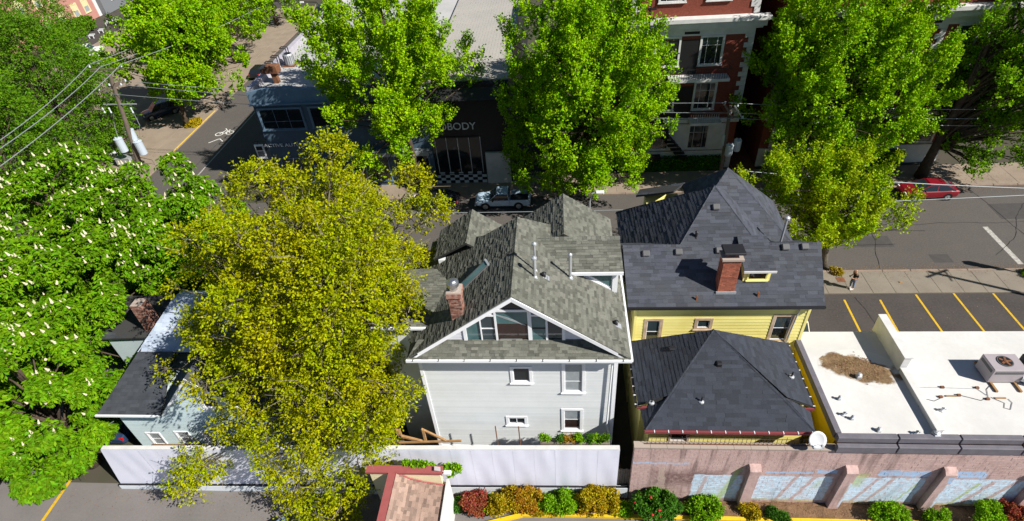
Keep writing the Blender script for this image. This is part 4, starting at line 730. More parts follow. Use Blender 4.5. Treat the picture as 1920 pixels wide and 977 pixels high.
h = hole(590, 640, 200, 236, 48.04); window(bl, T, *h, fm='blue_parapet', gm='glass_dark', split=[('v', .5)], fw=.16, rec=.02, proud=.1)
for x0, x1 in ((-27, -24.4), (-23.9, -21), (-20, -16.5), (-15.8, -12.5)): window(bl, T, x0, x1, .7, 3.4, fm='blue_parapet', gm='glass_dark', split=[('v', .33), ('v', .66)], fw=.1, rec=.02, proud=.08)
MB().box(-20.4, -12.2, 47.2, 48.0, 3.7, 4.1).build('canopy', 'curtain', bl)
def text(body, loc, size, m, parent=None, rx=math.pi/2, extrude=.03, name='lettering', sx=1, rz=0):
    c = bpy.data.curves.new(name, 'FONT'); c.body = body; c.size = size; c.extrude = extrude; c.align_x = 'CENTER'; c.align_y = 'CENTER'; t = bpy.data.objects.new('tmp', c); COL.objects.link(t)
    dg = bpy.context.evaluated_depsgraph_get(); me = bpy.data.meshes.new_from_object(t.evaluated_get(dg)); COL.objects.unlink(t); bpy.data.objects.remove(t)
    me.materials.clear(); me.materials.append(MATS[m]); o = bpy.data.objects.new(name, me); COL.objects.link(o); o.parent = parent; l0 = _v(parent); o.location = Vector(loc)-l0; o.rotation_euler = (rx, 0, rz); o.scale = (sx, 1, 1); return o
p = at(546, 272, y=47.98); text('ACTIVE AUTO BODY', (p[0], 47.98, p[2]), .46, 'sign_white', bl, sx=1.25)
# hanging sign on the corner
hsn = thing('hanging_sign', 'white projecting sign board with dark print on the workshop corner', 'sign', (-28.4, 47.6, 3.6)); q = at(489, 284, y=47.6)
mb = MB(); mb.rbox(q[0]-.45, q[0]+.45, 47.55, 47.65, q[2]-.75, q[2]+.75, .02); mb.build('board', 'sign_white', hsn); MB().box(q[0]-.3, q[0]+.3, 47.53, 47.549, q[2]+.15, q[2]+.55).box(q[0]-.33, q[0]+.33, 47.53, 47.549, q[2]-.5, q[2]-.38).box(q[0]-.33, q[0]+.33, 47.53, 47.549, q[2]-.3, q[2]-.18).box(q[0]-.3, q[0]+.3, 47.53, 47.549, q[2]-.1, q[2]+.02).build('print', 'black', hsn); MB().bar((q[0], 47.6, q[2]+.75), (q[0], 47.6, q[2]+1.0), .05).bar((q[0]-.5, 47.6, q[2]+1.0), (-27.8, 48.05, q[2]+1.0), .05).build('bracket', 'dark_metal', hsn)
# beige-roofed shop with the tiled front
sh = thing('shop_building', 'dark shopfront with pale lettering, black and white tiles and beige flat roof', 'building', (-8.5, 52, 0))
MB().box(-12.0, -4.6, 48.2, 100, 0, 10.1).build('wall', 'tile_black', sh); MB().box(-11.9, -4.4, 48.6, 100, 10.1, 10.3).build('roof', 'roof_beige', sh)
for i in range(24): MB().box(-11.85+i*.31, -11.57+i*.31, 48.62, 99, 10.3, 10.315).build('roof_sheet', 'roof_beige', sh)
MB().prism([(-12.0, 47.4, 8.9), (-12.0, 48.6, 10.2), (-12.0, 48.6, 8.9)], (7.6, 0, 0)).build('fascia', 'dark_metal', sh)
text('AUTOBODY', (-10.35, 48.15, 6.1), 1.0, 'sign_white', sh, sx=.98)
T = frame_T((0, 48.18, 0), (1, 0, 0), (0, -1, 0)); window(sh, T, -12.8, -7.4, 1.25, 5.0, fm='dark_metal', gm='glass_dark', split=[('v', .2), ('v', .4), ('v', .6), ('v', .8)], fw=.08, rec=.02, proud=.06)
for i in range(6): MB().box(-12.75+i*1.07, -12.69+i*1.07, 48.06, 48.13, 1.25, 5.0).build('mullion', 'stone_white', sh)
for i in range(14):
    for j in range(4): MB().rbox(-13.4+i*.45, -12.96+i*.45, 48.1, 48.17, .12+j*.3, .41+j*.3, .008).build('tile', 'tile_white' if (i+j) % 2 else 'tile_black', sh)
MB().box(-7.0, -4.7, 47.9, 48.2, 0, 3.4).build('side_panel', 'stone_white', sh)
# roof gear on the workshop
def cyl_unit(px, py):
    p = at(px, py, z=9.95); t = thing('air_conditioner', 'small grey drum-shaped air conditioner on the workshop roof', 'air conditioner', (p[0], p[1], 9.95)); MB().box(p[0]-.6, p[0]+.6, p[1]-.6, p[1]+.6, 9.952, 10.05).build('pad', 'rust', t)
    MB().lathe((p[0], p[1], 10.05), [(.45, 0), (.48, .1), (.48, .95), (.42, 1.05)], 16).build('casing', 'galv', t); MB().lathe((p[0], p[1], 11.1), [(.36, 0), (.36, .015)], 16).build('fan_grille', 'black', t); mb = MB()
    for i in range(16): a = i*math.pi/8; mb.bar((p[0]+.49*math.cos(a), p[1]+.49*math.sin(a), 10.15), (p[0]+.49*math.cos(a), p[1]+.49*math.sin(a), 10.95), .03)
    mb.build('guard', 'ac_dark', t)
cyl_unit(545, 122)
p = at(519, 155, z=9.95); t = thing('rusty_exhaust_hood', 'rusty brown rooftop exhaust hood leaning over the front parapet', 'exhaust hood', (p[0], p[1], 9.95)); MB().bar((p[0]+.1, p[1], 9.952), (p[0], p[1], 11.0), .45).build('stack', 'rust', t); MB().rbox(p[0]-.6, p[0]+.6, p[1]-.4, p[1]+.5, 10.95, 11.6, .05).build('hood', 'rust', t); MB().rbox(p[0]-1.1, p[0]-.5, p[1]-.3, p[1]+.2, 10.9, 11.3, .04).build('side_cowl', 'rust', t)
p = at(628, 10, z=9.95); t = thing('roof_duct', 'fat pale blue duct pipe raised over the workshop roof on struts', 'duct', (p[0], p[1], 9.95)); a_ = Vector((p[0]-.6, p[1]+2, 12.0)); b_ = a_+Vector((4, 6, 0)); MB().tube([a_, b_], .75, 18, cap=False).build('pipe', 'trafo', t); MB().tube([a_+(b_-a_)*.03, b_], .7, 18).build('pipe_bore', 'black', t)
for q in (a_+Vector((.5, .8, 0)), a_+Vector((2, 3, 0))): MB().bar((q.x-1, q.y, 9.952), q-Vector((0, 0, .7)), .12).bar((q.x+1, q.y, 9.952), q-Vector((0, 0, .7)), .12).build('strut', 'galv', t)
t = thing('roof_ladder_rail', 'dark bent handrail hooked over the workshop parapet', 'handrail', (-27.5, 56, 9.95))
for y in (52.5, 54, 56.4): MB().tube([(-27.2, y, 9.96), (-27.2, y, 11.1), (-27.8, y, 11.15), (-27.8, y+.5, 11.15), (-27.2, y+.5, 11.1), (-27.2, y+.5, 9.96)], .05, 6).build('hoop', 'dark_metal', t)
# ---------------- brick apartment houses ----------------
m_ = mat('apt_brick', (.2, .05, .032), .9, noise=[(.7, (.16, .038, .026), .7), (9, (.24, .07, .045), .6)]); nt = m_.node_tree; N = nt.nodes; bt = N.new('ShaderNodeTexBrick'); bt.inputs['Scale'].default_value = 3.2; bt.inputs['Mortar Size'].default_value = .02; bt.inputs['Color1'].default_value = (1, 1, 1, 1); bt.inputs['Color2'].default_value = (.75, .75, .75, 1); bt.inputs['Mortar'].default_value = (1.25, 1.2, 1.15, 1)
mp = N.new('ShaderNodeMapping'); mp.inputs['Rotation'].default_value = (math.pi/2, 0, 0); g_ = N.new('ShaderNodeNewGeometry'); nt.links.new(g_.outputs['Position'], mp.inputs[0]); nt.links.new(mp.outputs[0], bt.inputs[0]); mx = N.new('ShaderNodeMix'); mx.data_type = 'RGBA'; mx.blend_type = 'MULTIPLY'; mx.inputs[0].default_value = 1
b_ = N['Principled BSDF']; nt.links.new(b_.inputs['Base Color'].links[0].from_socket, mx.inputs[6]); nt.links.new(bt.outputs[0], mx.inputs[7]); nt.links.new(mx.outputs[2], b_.inputs['Base Color'])
def apartment(label, x0, x1, Y, bays, quoins, balcs, top=21):
    ap_ = thing('apartment_building', label, 'building', ((x0+x1)/2, Y+5, 0)); MB().box(x0, x1, Y, Y+14, 0, top).build('wall', 'apt_brick', ap_); T = frame_T((0, Y, 0), (1, 0, 0), (0, -1, 0))
    c = MB(); c.T = T; c.box(x0-.2, x1+.5, 0, .25, 13.25, 13.5); c.box(x0-.3, x1+.7, 0, .55, 13.5, 14.05); c.box(x0-.4, x1+.9, 0, .9, 14.05, 14.35); c.build('cornice', 'stone_white', ap_)
    c = MB(); c.T = T; c.box(x0-.02, x1+.02, 0, .12, 0, 1.9); c.box(x0-.05, x1+.05, 0, .3, 4.9, 5.25); c.build('stone_base', 'stone_white', ap_)
    c = MB(); c.T = T; c.box(x0, x1, 0, .06, 12.75, 13.25); c.build('frieze', 'stone_white', ap_)
    d = MB(); d.T = T
    for b in bays[:-1]: d.box(b[1]+.35, b[1]+1.6, .05, .075, 12.9, 13.12)
    d.build('frieze_panel', 'black', ap_)
    for q in quoins:
        s = 1 if q[1] > 0 else -1
        for i in range(19):
            w = .75 if i % 2 else .45; mb = MB(); mb.T = T; mb.box(min(q[0], q[0]-s*w), max(q[0], q[0]-s*w), -.02, .07, 5.3+i*.42, 5.3+i*.42+.4); mb.build('quoin', 'stone_white', ap_)
        for i in range(12):
            w = .75 if i % 2 else .45; mb = MB(); mb.T = T; mb.box(min(q[0], q[0]-s*w), max(q[0], q[0]-s*w), -.02, .07, 14.4+i*.5, 14.4+i*.5+.48); mb.build('quoin', 'stone_white', ap_)
    for z0, z1 in ((2.2, 4.5), (6.2, 8.6), (10.3, 12.6), (15.6, 18.2)):
        for b in bays: window(ap_, T, b[0], b[1], z0, z1, fm='stone_white', gm='glass_dark', gm2='glass', split=[('v', .25), ('v', .75), ('h', .7)] if b[1]-b[0] > 1.5 else 'h', fw=.16, rec=.02, proud=.12)
    for bx0, bx1, z in balcs:
        mb = MB(); mb.box(bx0, bx1, Y-1.2, Y, z-.25, z); bo = mb.build('balcony', 'stone_white', ap_); MB().box(bx0, bx1, Y-1.2, Y-1.16, z+.85, z+.9).box(bx0, bx0+.04, Y-1.16, Y, z+.85, z+.9).box(bx1-.04, bx1, Y-1.16, Y, z+.85, z+.9).build('handrail', 'dark_metal', bo)
        for i in range(int((bx1-bx0)/.2)): MB().box(bx0+i*.2, bx0+.03+i*.2, Y-1.19, Y-1.16, z, z+.86).build('baluster', 'stone_white' if z < 8 else 'dark_metal', bo)
    return ap_
a1 = apartment('red brick apartment house with white cornice and quoins, left of the two', 6.0, 16.3, 50, [(8.3, 10.2), (12.1, 13.8)], [(16.32, 1), (6.0, -1)], [(9.5, 14.6, 9.4), (11.8, 14.6, 5.3)])
for z in (5.4, 9.5): MB().box(9.3, 11.9, 49.93, 50.02, z, z+2.9).build('loggia_shade', 'black', a1)  # flat black panels stand for the shade inside the recessed loggias
MB().box(10.3, 12.0, 49.9, 49.99, 2.0, 4.7).build('stone_panel', 'stone_white', a1); MB().box(13.9, 15.4, 49.9, 49.99, 2.0, 4.7).build('stone_panel', 'stone_white', a1)
fe = thing('fire_escape', 'black iron fire escape stair on the left brick apartment house', 'fire escape', (9, 49.5, 0))
for z in (1.6, 5.2, 9.2): MB().box(6.8, 9.6, 48.9, 49.85, z, z+.06).build('landing', 'black', fe)
for za, zb2, xa, xb in ((1.6, 5.2, 11.6, 8.6), (5.2, 9.2, 7.2, 9.4), (9.2, 16, 7.6, 7.4)):
    for k_ in range(9): MB().box(xa+(xb-xa)*k_/9-.5, xa+(xb-xa)*k_/9+.5, 49.1, 49.6, za+(zb2-za)*k_/9, za+(zb2-za)*k_/9+.05).build('tread', 'black', fe)
    for y in (49.05, 49.65): MB().bar((xa, y, za+.5), (xb, y, zb2+.5), .07).build('stringer', 'black', fe)
a2_ = apartment('red brick apartment house with white quoin strips, behind the right-hand maples', 18.8, 35.2, 50, [(19.8, 21.7), (23.6, 25.5), (27.4, 29.3), (32.5, 34.0)], [(31.5, 1), (35.22, 1), (18.8, -1)], [(22.6, 29.8, 9.6), (22.6, 29.8, 5.4)])
MB().box(16.3, 18.8, 58, 64, 0, 20).build('linking_wall', 'apt_brick', a2_)
struct('apartment_path', MB().box(16.4, 18.7, 49.2, 58, -.05, .14), 'rust')
# ---------------- pink brick building far left ----------------
pk = thing('brick_building', 'far pink brick building with pale window surrounds at the top left', 'building', (-97, 105, 0)); MB().box(-104, -90, 92, 114, 0, 18).build('wall', 'pink_brick', pk)
T = frame_T((-90, 0, 0), (0, 1, 0), (1, 0, 0))
for y in (96.5, 100.5, 104, 108, 111):
    for z in (1.6, 5.4, 9.2, 13): window(pk, T, y-.6, y+.6, z, z+2, fm='cream_trim', gm='curtain', gm2='cream_trim', fw=.25, rec=.02, proud=.08)
MB().box(-90, -89.9, 113.2, 114.05, 0, 18).build('corner_strip', 'stone_white', pk)
g2 = thing('grey_building', 'dark grey building beyond the pink brick one', 'building', (-97, 122, 0)); MB().box(-104, -89, 114.1, 132, 0, 16).build('wall', 'grey_wall', g2); T = frame_T((-89, 0, 0), (0, 1, 0), (1, 0, 0))
for y in (118, 123, 128):
    for z in (2, 6, 10): window(g2, T, y-.7, y+.7, z, z+1.8, fm='stone_white', gm='glass_dark', fw=.2, rec=.02, proud=.08)
sheet('far_lot', -88, -52, 78, 118, .012, 'asphalt_lot')
# ---------------- trees ----------------
def unit(a): return a/np.maximum(np.linalg.norm(a, axis=-1, keepdims=True), 1e-6)
def leaves_mesh(name, P, D, L, Wd, m, parent, fold=.25):
    n = len(P); S = unit(np.cross(D, rng.normal(size=(n, 3)))); Nn = np.cross(S, D); L = np.asarray(L).reshape(-1, 1)*np.ones((n, 1)); Wd = np.asarray(Wd).reshape(-1, 1)*np.ones((n, 1))
    V = np.stack([P, P+D*L*.55+S*Wd*.5+Nn*Wd*fold*.5, P+D*L, P+D*L*.55-S*Wd*.5+Nn*Wd*fold*.5], 1).reshape(-1, 3)-np.array(_v(parent))
    me = bpy.data.meshes.new(name); me.vertices.add(4*n); me.vertices.foreach_set('co', V.astype(np.float32).ravel()); me.loops.add(4*n); me.loops.foreach_set('vertex_index', np.arange(4*n, dtype=np.int32)); me.polygons.add(n); me.polygons.foreach_set('loop_start', np.arange(0, 4*n, 4, dtype=np.int32)); me.update(calc_edges=True); me.validate()
    me.materials.append(MATS[m]); o = bpy.data.objects.new(name, me); COL.objects.link(o); o.parent = parent; ORG[o] = _v(parent); return o
def ell_lobes(c, r, rz, k, lr, zmin=2.0, jit=.12):
    c = np.array(c, float); out = []; g = math.pi*(3-math.sqrt(5))
    for i in range(k):
        z = 1-2*(i+.5)/k; a = g*i; d = np.array([math.cos(a)*math.sqrt(1-z*z), math.sin(a)*math.sqrt(1-z*z), z])+rng.normal(0, jit, 3); q = lr*rng.uniform(.75, 1.25)
        p = c+d*np.array([r-q*.8, r-q*.8, rz-q*.8])
        if p[2] > zmin+q*.4: out.append((*p, q))
    return out
def foliage(lobes, N, cen, style):
    """shoots on the outer side of every lobe (or round a plume), leaves along each shoot"""
    if len(lobes[0]) == 8:
        A = np.array(lobes); wts = A[:, 6]*A[:, 7]; wts /= wts.sum(); nl = style['n']; ns = int(N/nl); idx = rng.choice(len(A), ns, p=wts); ax = A[idx, 3:6]; t0 = rng.random((ns, 1)); rad0 = unit(np.cross(ax, rng.normal(size=(ns, 3))))
        pos = A[idx, :3]+ax*A[idx, 6][:, None]*t0+rad0*A[idx, 7][:, None]*(1-.75*t0)*(.35+.65*rng.random((ns, 1))**.5); d = unit(rad0*.8+ax*.6*t0)
    else:
        A, idx, d, pos = _sphere_shoots(lobes, N, cen, style)
    return _leafing(pos, d, style)
def plumes(c, r, rz, k, ln, rd, zmin=2.0, up=.9, jit=.16):
    c = np.array(c, float); out = []; g = math.pi*(3-math.sqrt(5)); S = np.array([r, r, rz])
    for i in range(k):
        z = 1-2*(i+.5)/k; a = g*i+rng.normal(0, .2); d = np.array([math.cos(a)*math.sqrt(1-z*z), math.sin(a)*math.sqrt(1-z*z), z])+rng.normal(0, jit, 3); ax = unit(d*np.array([.75, .75, .45])+np.array([0, 0, up])+rng.normal(0, .18, 3)); L = ln*rng.uniform(.6, 1.4)*(1 if z > -.3 else .7)
        p = c+d*S*rng.uniform(.62, .95)-ax*L*.55
        if p[2] > zmin: out.append((*p, *ax, L, rd*rng.uniform(.65, 1.35)))
    for i in range(k//4):
        d = rng.normal(0, .33, 3); p = c+d*S
        if p[2] > zmin: out.append((*p, 0, 0, 1, ln, rd*1.5))
    return out
def _sphere_shoots(lobes, N, cen, style):
    A = np.array(lobes); cen = np.array(cen, float); wts = A[:, 3]**2; wts /= wts.sum(); nl = style['n']; ns = int(N/nl); idx = rng.choice(len(A), ns, p=wts); d = unit(rng.normal(size=(ns, 3)))
    out = unit(A[idx, :3]-cen); flip = (d*out).sum(1) < -.35; d[flip] *= -1; rr = A[idx, 3][:, None]; pos = A[idx, :3]+d*rr*(.55+.5*rng.random((ns, 1))**.6)
    return A, idx, d, pos
def _leafing(pos, d, style):
    nl = style['n']; ns = len(pos)
    sd = unit(d*style.get('out', .6)+np.array([0, 0, style.get('up', .8)])+rng.normal(0, style.get('rnd', .35), (ns, 3))); sl_ = style['shoot']*(.5+.9*rng.random((ns, 1)))
    t = np.tile(np.linspace(0, 1, nl), ns)[:, None]; rep = lambda a: np.repeat(a, nl, 0); rad = unit(np.cross(rep(sd), rng.normal(size=(ns*nl, 3))))
    P = rep(pos)+rep(sd)*rep(sl_)*t+rad*style.get('spread', .05)*(1-.5*t); D = unit(rad+rep(sd)*style.get('fwd', .5)-np.array([0, 0, style.get('droop', .2)])+rng.normal(0, .15, (ns*nl, 3)))
    sz = (.75+.5*rng.random(ns*nl))*(1-.35*t[:, 0]*style.get('taper', .6)); return P, D, style['L']*sz, style['W']*sz, pos, sd
STY = dict(far=dict(n=13, shoot=.8, L=.3, W=.26, up=.6, out=.8, spread=.06, fwd=.4, droop=.2), maple=dict(n=14, shoot=.7, L=.2, W=.18, up=.9, out=.7, spread=.06, fwd=.4, droop=.15), small=dict(n=14, shoot=.7, L=.17, W=.15, up=1.3, out=.6, spread=.05, fwd=.5, droop=.1), dark=dict(n=12, shoot=.9, L=.26, W=.13, up=-.25, out=1, spread=.05, fwd=1.0, droop=.35), chest=dict(n=7, shoot=.05, L=.29, W=.115, up=.7, out=.8, rnd=.25, spread=.02, fwd=.1, droop=.32, taper=0), olive=dict(n=11, shoot=.55, L=.165, W=.1, up=.15, out=.8, rnd=.6, spread=.05, fwd=.9, droop=.35))
def tree(name, label, base, top, lobes, N, style, lm, bm='bark', tr=.28, group=None, cen=None, twigs=0, fork=.35):
    t = thing(name, label, 'tree', base, group); base = Vector(base); top = Vector(top); A = np.array(lobes); cen = A[:, :3].mean(0) if cen is None else np.array(cen, float)
    mb = MB(); k = 7; pts = [base.lerp(top, i/k)+Vector((random.uniform(-.12, .12), random.uniform(-.12, .12), 0))*(0 < i < k) for i in range(k+1)]; pts[0].z -= .15; mb.tube(pts, [tr*1.35]+[tr*(1-.75*i/k) for i in range(1, k+1)], 9); mb.build('trunk', bm, t, smooth=True)
    br = MB(); tw = MB()
    for lb_ in lobes:
        x, y, z = lb_[:3]; r_ = lb_[3] if len(lb_) == 4 else lb_[6]*.5
        q = Vector((x, y, z)); f = min(.92, max(fork, (z-base.z)/(top.z-base.z+.01)-.35+random.uniform(-.1, .1))); s_ = base.lerp(top, f); m1 = s_.lerp(q, .5)+Vector((random.uniform(-.4, .4), random.uniform(-.4, .4), random.uniform(.1, .7))); br.tube([s_, s_.lerp(m1, .5)+Vector((0, 0, .15)), m1, q], [tr*.36, tr*.26, tr*.18, tr*.07], 6)
        if len(lb_) == 8: br.tube([q, q+Vector(lb_[3:6])*lb_[6]*.5, q+Vector(lb_[3:6])*lb_[6]*.95], [tr*.07, tr*.05, .01], 4, cap=False); continue
        for j in range(5):
            d = Vector(rng.normal(size=3)); d.normalize(); d += Vector((x-cen[0], y-cen[1], z-cen[2])).normalized()*.7; br.tube([q, q+d*r_*.45+Vector((0, 0, .12)), q+d*r_*.85], [tr*.09, tr*.06, .012], 4, cap=False)
    stuff(br.build('branches', bm, t, smooth=True, recalc=False))
    P, D, L, Wd, pos, sd = foliage(lobes, N, cen, STY[style]); c = leaves_mesh('crown', P, D, L, Wd, lm, t)
    if twigs:
        ix = rng.choice(len(pos), twigs, replace=False)
        for i in ix:
            p = Vector(pos[i]); d = Vector(sd[i]); e_ = Vector(rng.normal(0, .3, 3)); tw.tube([p-d*.5+e_*.5, p, p+d*.5+e_*.6, p+d*.95+e_*1.1], [.017, .014, .01, .006], 4, cap=False)
        stuff(tw.build('twigs', 'twig', t, recalc=False))
    t_info[t] = (pos, sd, c); return t
t_info = {}
SG = 'maples along the far pavement'
tree('maple_tree', 'bright green maple with loose upright plumes in front of the workshop roof', (-13.6, 46.9, .1), (-14, 47.2, 17), plumes((-14.4, 46.8, 11.4), 6.7, 8.6, 96, 3.3, .72, 6.0, .9, .12)+[(-18.6, 44.8, 5.2, -.3, -.2, .9, 2.4, .7), (-17.6, 44.6, 4.2, -.3, -.2, .9, 2.2, .6), (-13.2, 44.2, 4.0, -.1, -.3, .9, 1.8, .55), (-16.3, 44, 3.6, 0, -.3, .9, 2.2, .7)], 86000, 'maple', 'leaf_maple', tr=.32, group=SG)
tree('maple_tree', 'largest dense green maple, just left of the brick apartment house', (2.2, 46.7, .1), (2, 47, 16), plumes((2.2, 45.9, 9.4), 7.1, 9.8, 155, 2.8, .76, 1.2, .9, .11), 140000, 'maple', 'leaf_maple2', tr=.36, group=SG)
tree('maple_tree', 'tall maple in front of the right brick apartment house', (21.6, 47.0, .1), (22, 47, 15), plumes((21.7, 46.4, 9.4), 6.2, 9.0, 105, 2.9, .66, 1.4, .9, .15), 84000, 'maple', 'leaf_maple2', tr=.32, group=SG)
tree('maple_tree', 'maple right of centre showing brick wall through its gaps', (27.2, 47.2, .1), (26.6, 47.4, 14), plumes((26.8, 46.6, 9.8), 4.4, 8.0, 52, 2.6, .58, 2.5), 36000, 'maple', 'leaf_maple2', tr=.26, group=SG)
tree('maple_tree', 'dark-trunked maple beside the red car at the right edge', (32.6, 47.1, .1), (33.6, 47.3, 15), plumes((37.4, 47.4, 9.4), 5.6, 7.8, 110, 2.7, .8, 2.0)+[(33.5, 46.5, 3.0, .1, -.3, .8, 1.8, .7), (34.6, 46, 2.2, .1, -.3, .8, 1.8, .7), (35.8, 45.6, 2.0, .2, -.3, .8, 1.7, .7), (32.8, 47, 12.5, 0, 0, 1, 2.4, .7), (32.2, 46.8, 4.6, -.3, -.2, .9, 1.7, .5)], 80000, 'maple', 'leaf_maple3', tr=.42, group=SG, fork=.2)
tree('street_tree', 'small yellow-green street tree beside the charcoal roof and the walking man', (20.0, 34.95, .05), (18.6, 35.2, 8), plumes((18.6, 35.2, 6.1), 4.6, 3.5, 105, 1.7, .42, 2.0, up=1.0, jit=.2)+[(19.6, 34.0, 2.7, .2, -.3, .8, 1.0, .35)], 44000, 'small', 'leaf_small', 'bark_pale', tr=.28, fork=.3)
CG = 'trees along the cross street'
tree('street_tree', 'bright green broad tree beside the cross street, nearest the utility pole', (-45.9, 63, .1), (-44.8, 65.5, 12), plumes((-44.9, 66, 8.6), 6.9, 6.4, 84, 2.3, .9, 3, .55), 46000, 'far', 'leaf_maple2', tr=.3, group=CG)
tree('street_tree', 'bright green tree beside the cross street above the black parked car', (-48.9, 84, .1), (-49, 84, 10), plumes((-49.2, 84, 7.2), 7.2, 5.6, 80, 2.3, .95, 2.5, .5), 30000, 'far', 'leaf_maple2', tr=.3, group=CG)
tree('street_tree', 'farthest bright green tree along the cross street, cut by the top edge', (-49.2, 102, .1), (-49.5, 102, 10), plumes((-49.8, 102, 7.6), 7.2, 6, 70, 2.4, 1, 2.5, .5), 22000, 'far', 'leaf_maple2', tr=.3, group=CG)
tree('street_tree', 'tree behind the broad bright green one, at the top edge', (-58, 98, .1), (-57.5, 98, 11), plumes((-56, 98, 8.5), 7.6, 7, 70, 2.4, 1, 2.5, .5), 22000, 'far', 'leaf_maple2', tr=.3, group=CG)
DG = 'dark feathery trees at the left edge'
tree('birch_tree', 'dark green feathery tree directly left of the utility pole', (-53, 54, .05), (-53, 54.5, 15), ell_lobes((-53.6, 54.5, 7.8), 5.8, 9.0, 36, 1.9, 1.2), 52000, 'dark', 'leaf_dark', tr=.28, group=DG)
tree('birch_tree', 'tall dark green feathery tree rising before the pink brick building', (-66, 66, .05), (-66, 66, 17), ell_lobes((-65, 66, 9.5), 7.4, 9.5, 36, 2.4, 1.5), 46000, 'dark', 'leaf_dark', tr=.28, group=DG)
tree('birch_tree', 'lower dark green feathery tree behind the flowering chestnuts', (-51.5, 44, .05), (-52, 44, 14), ell_lobes((-52.5, 44, 7.4), 5.6, 8.2, 30, 1.9, 1.2), 42000, 'dark', 'leaf_dark', tr=.28, group=DG)
# flowering chestnuts
def chestnut(label, base, lobes, N, nb):
    t = tree('chestnut_tree', label, base, (lobes[0][0], lobes[0][1], max(l[2] for l in lobes)-.5), lobes, N, 'chest', 'leaf_chest', tr=.3, group='flowering chestnuts'); pos, sd, c = t_info[t]; cen = np.mean([l[:3] for l in lobes], 0)
    toC = unit(CC-pos); score = ((pos-cen)*np.array([.25, -.25, .55])).sum(1)+.9*sd[:, 2]+rng.normal(0, 1.5, len(pos)); ix = np.argsort(-score)[:nb*4]; ix = rng.choice(ix, nb, replace=False)
    if 'b' not in t_info:
        q = MB(); q.lathe((0, 0, 0), [(.02, 0), (.085, .05), (.09, .1), (.06, .18), (.065, .22), (.03, .31), (.008, .38)], 7); me = bpy.data.meshes.new('blossom'); me.from_pydata(q.v, [], q.f); me.materials.append(MATS['blossom']); t_info['b'] = me
    for i in ix:
        b = bpy.data.objects.new('blossom', t_info['b']); COL.objects.link(b); b.parent = c; b.location = Vector(pos[i])+Vector(sd[i])*.12-_v(t); b.rotation_euler = (random.uniform(-.4, .4), random.uniform(-.4, .4), 0); s_ = random.uniform(.5, .95); b.scale = (s_, s_, s_*random.uniform(.9, 1.2))
chestnut('flowering chestnut with white candles next to the olive tree', (-28.5, 30.5, 0), ell_lobes((-28.3, 31, 6.4), 5.0, 5.4, 64, 1.1, 1.5, .16)+ell_lobes((-28.3, 31, 6), 3.2, 3.6, 14, 1.5, 1.5)+[(-26, 34, 8.6, 1.2)], 70000, 280)
chestnut('flowering chestnut with white candles, farthest at the left edge', (-37, 33, 0), ell_lobes((-36, 32.5, 6.3), 5.2, 6.2, 64, 1.15, 1.5, .16)+ell_lobes((-36, 32.5, 6), 3.2, 4, 14, 1.5, 1.5), 60000, 250)
chestnut('flowering chestnut with white candles left of the pale blue house', (-32.5, 23, 0), ell_lobes((-32.2, 23.5, 6.2), 4.9, 5.6, 60, 1.1, 1.5, .16)+ell_lobes((-32.2, 23.5, 6), 3.2, 3.8, 14, 1.5, 1.5), 72000, 200)
chestnut('flowering chestnut overhanging the forecourt at the bottom left', (-28.3, 17.4, 0), ell_lobes((-28.6, 18.2, 5.0), 3.3, 4.6, 44, .9, 1.0, .16)+[(-27.2, 16.2, 3.2, 1.2), (-28.2, 14.9, 3.0, 1.2)], 60000, 150)
# big olive-yellow tree
def lob(*a): return [tuple(at(px, py, y=Y))+(r_,) for px, py, Y, r_ in a]
KL = ell_lobes((-13.2, 22.6, 10.5), 5.9, 5.0, 105, .85, 4, .15)+ell_lobes((-12.8, 21, 9.4), 4.0, 3.8, 40, .85, 4, .25)+ell_lobes((-11.3, 17.6, 6.8), 2.9, 4.8, 56, .7, 2, .16)+lob((370, 870, 15.4, 1.0), (345, 900, 14.8, .7), (400, 860, 15.6, .9), (360, 925, 14.6, .45), (650, 900, 15.2, 1.2), (600, 940, 14.8, 1.2), (560, 900, 15.2, 1.2), (690, 800, 15.6, 1.1), (745, 740, 16.4, .8), (530, 850, 15.2, 1.2), (640, 955, 14.3, 1.0), (560, 965, 14.2, 1.0), (500, 800, 15.8, 1.1), (810, 400, 25, .8), (770, 350, 25.5, 1.0), (315, 690, 18.6, .45), (450, 710, 17.4, .9), (360, 625, 19.5, .35), (335, 540, 21, .5), (380, 500, 22, .8), (620, 300, 25, 1.2), (480, 350, 25, 1.2), (760, 580, 18.8, .7), (440, 790, 16.6, .9), (480, 740, 16.8, 1.1), (520, 470, 19.5, 1.0), (570, 500, 18.8, 1.1), (620, 470, 19.2, 1.1), (670, 500, 18.8, 1.0), (600, 540, 18, 1.1), (540, 560, 18, 1.0), (660, 560, 17.8, 1.0), (470, 520, 19.5, .9), (560, 430, 20.2, 1.0), (640, 420, 20.4, 1.0), (700, 450, 20, .9), (500, 600, 17.8, .9), (710, 610, 17.2, .9), (610, 600, 17, 1.0), (390, 640, 18.8, .5), (420, 680, 18, .6))
tree('olive_yellow_tree', 'big airy tree with yellow-olive leaves and pale twigs between the two houses', (-12.4, 20.2, .1), (-12.6, 21.6, 14.5), KL, 172000, 'olive', 'leaf_olive', 'bark_pale', tr=.34, cen=(-12.5, 20.5, 8), twigs=650, fork=.25)
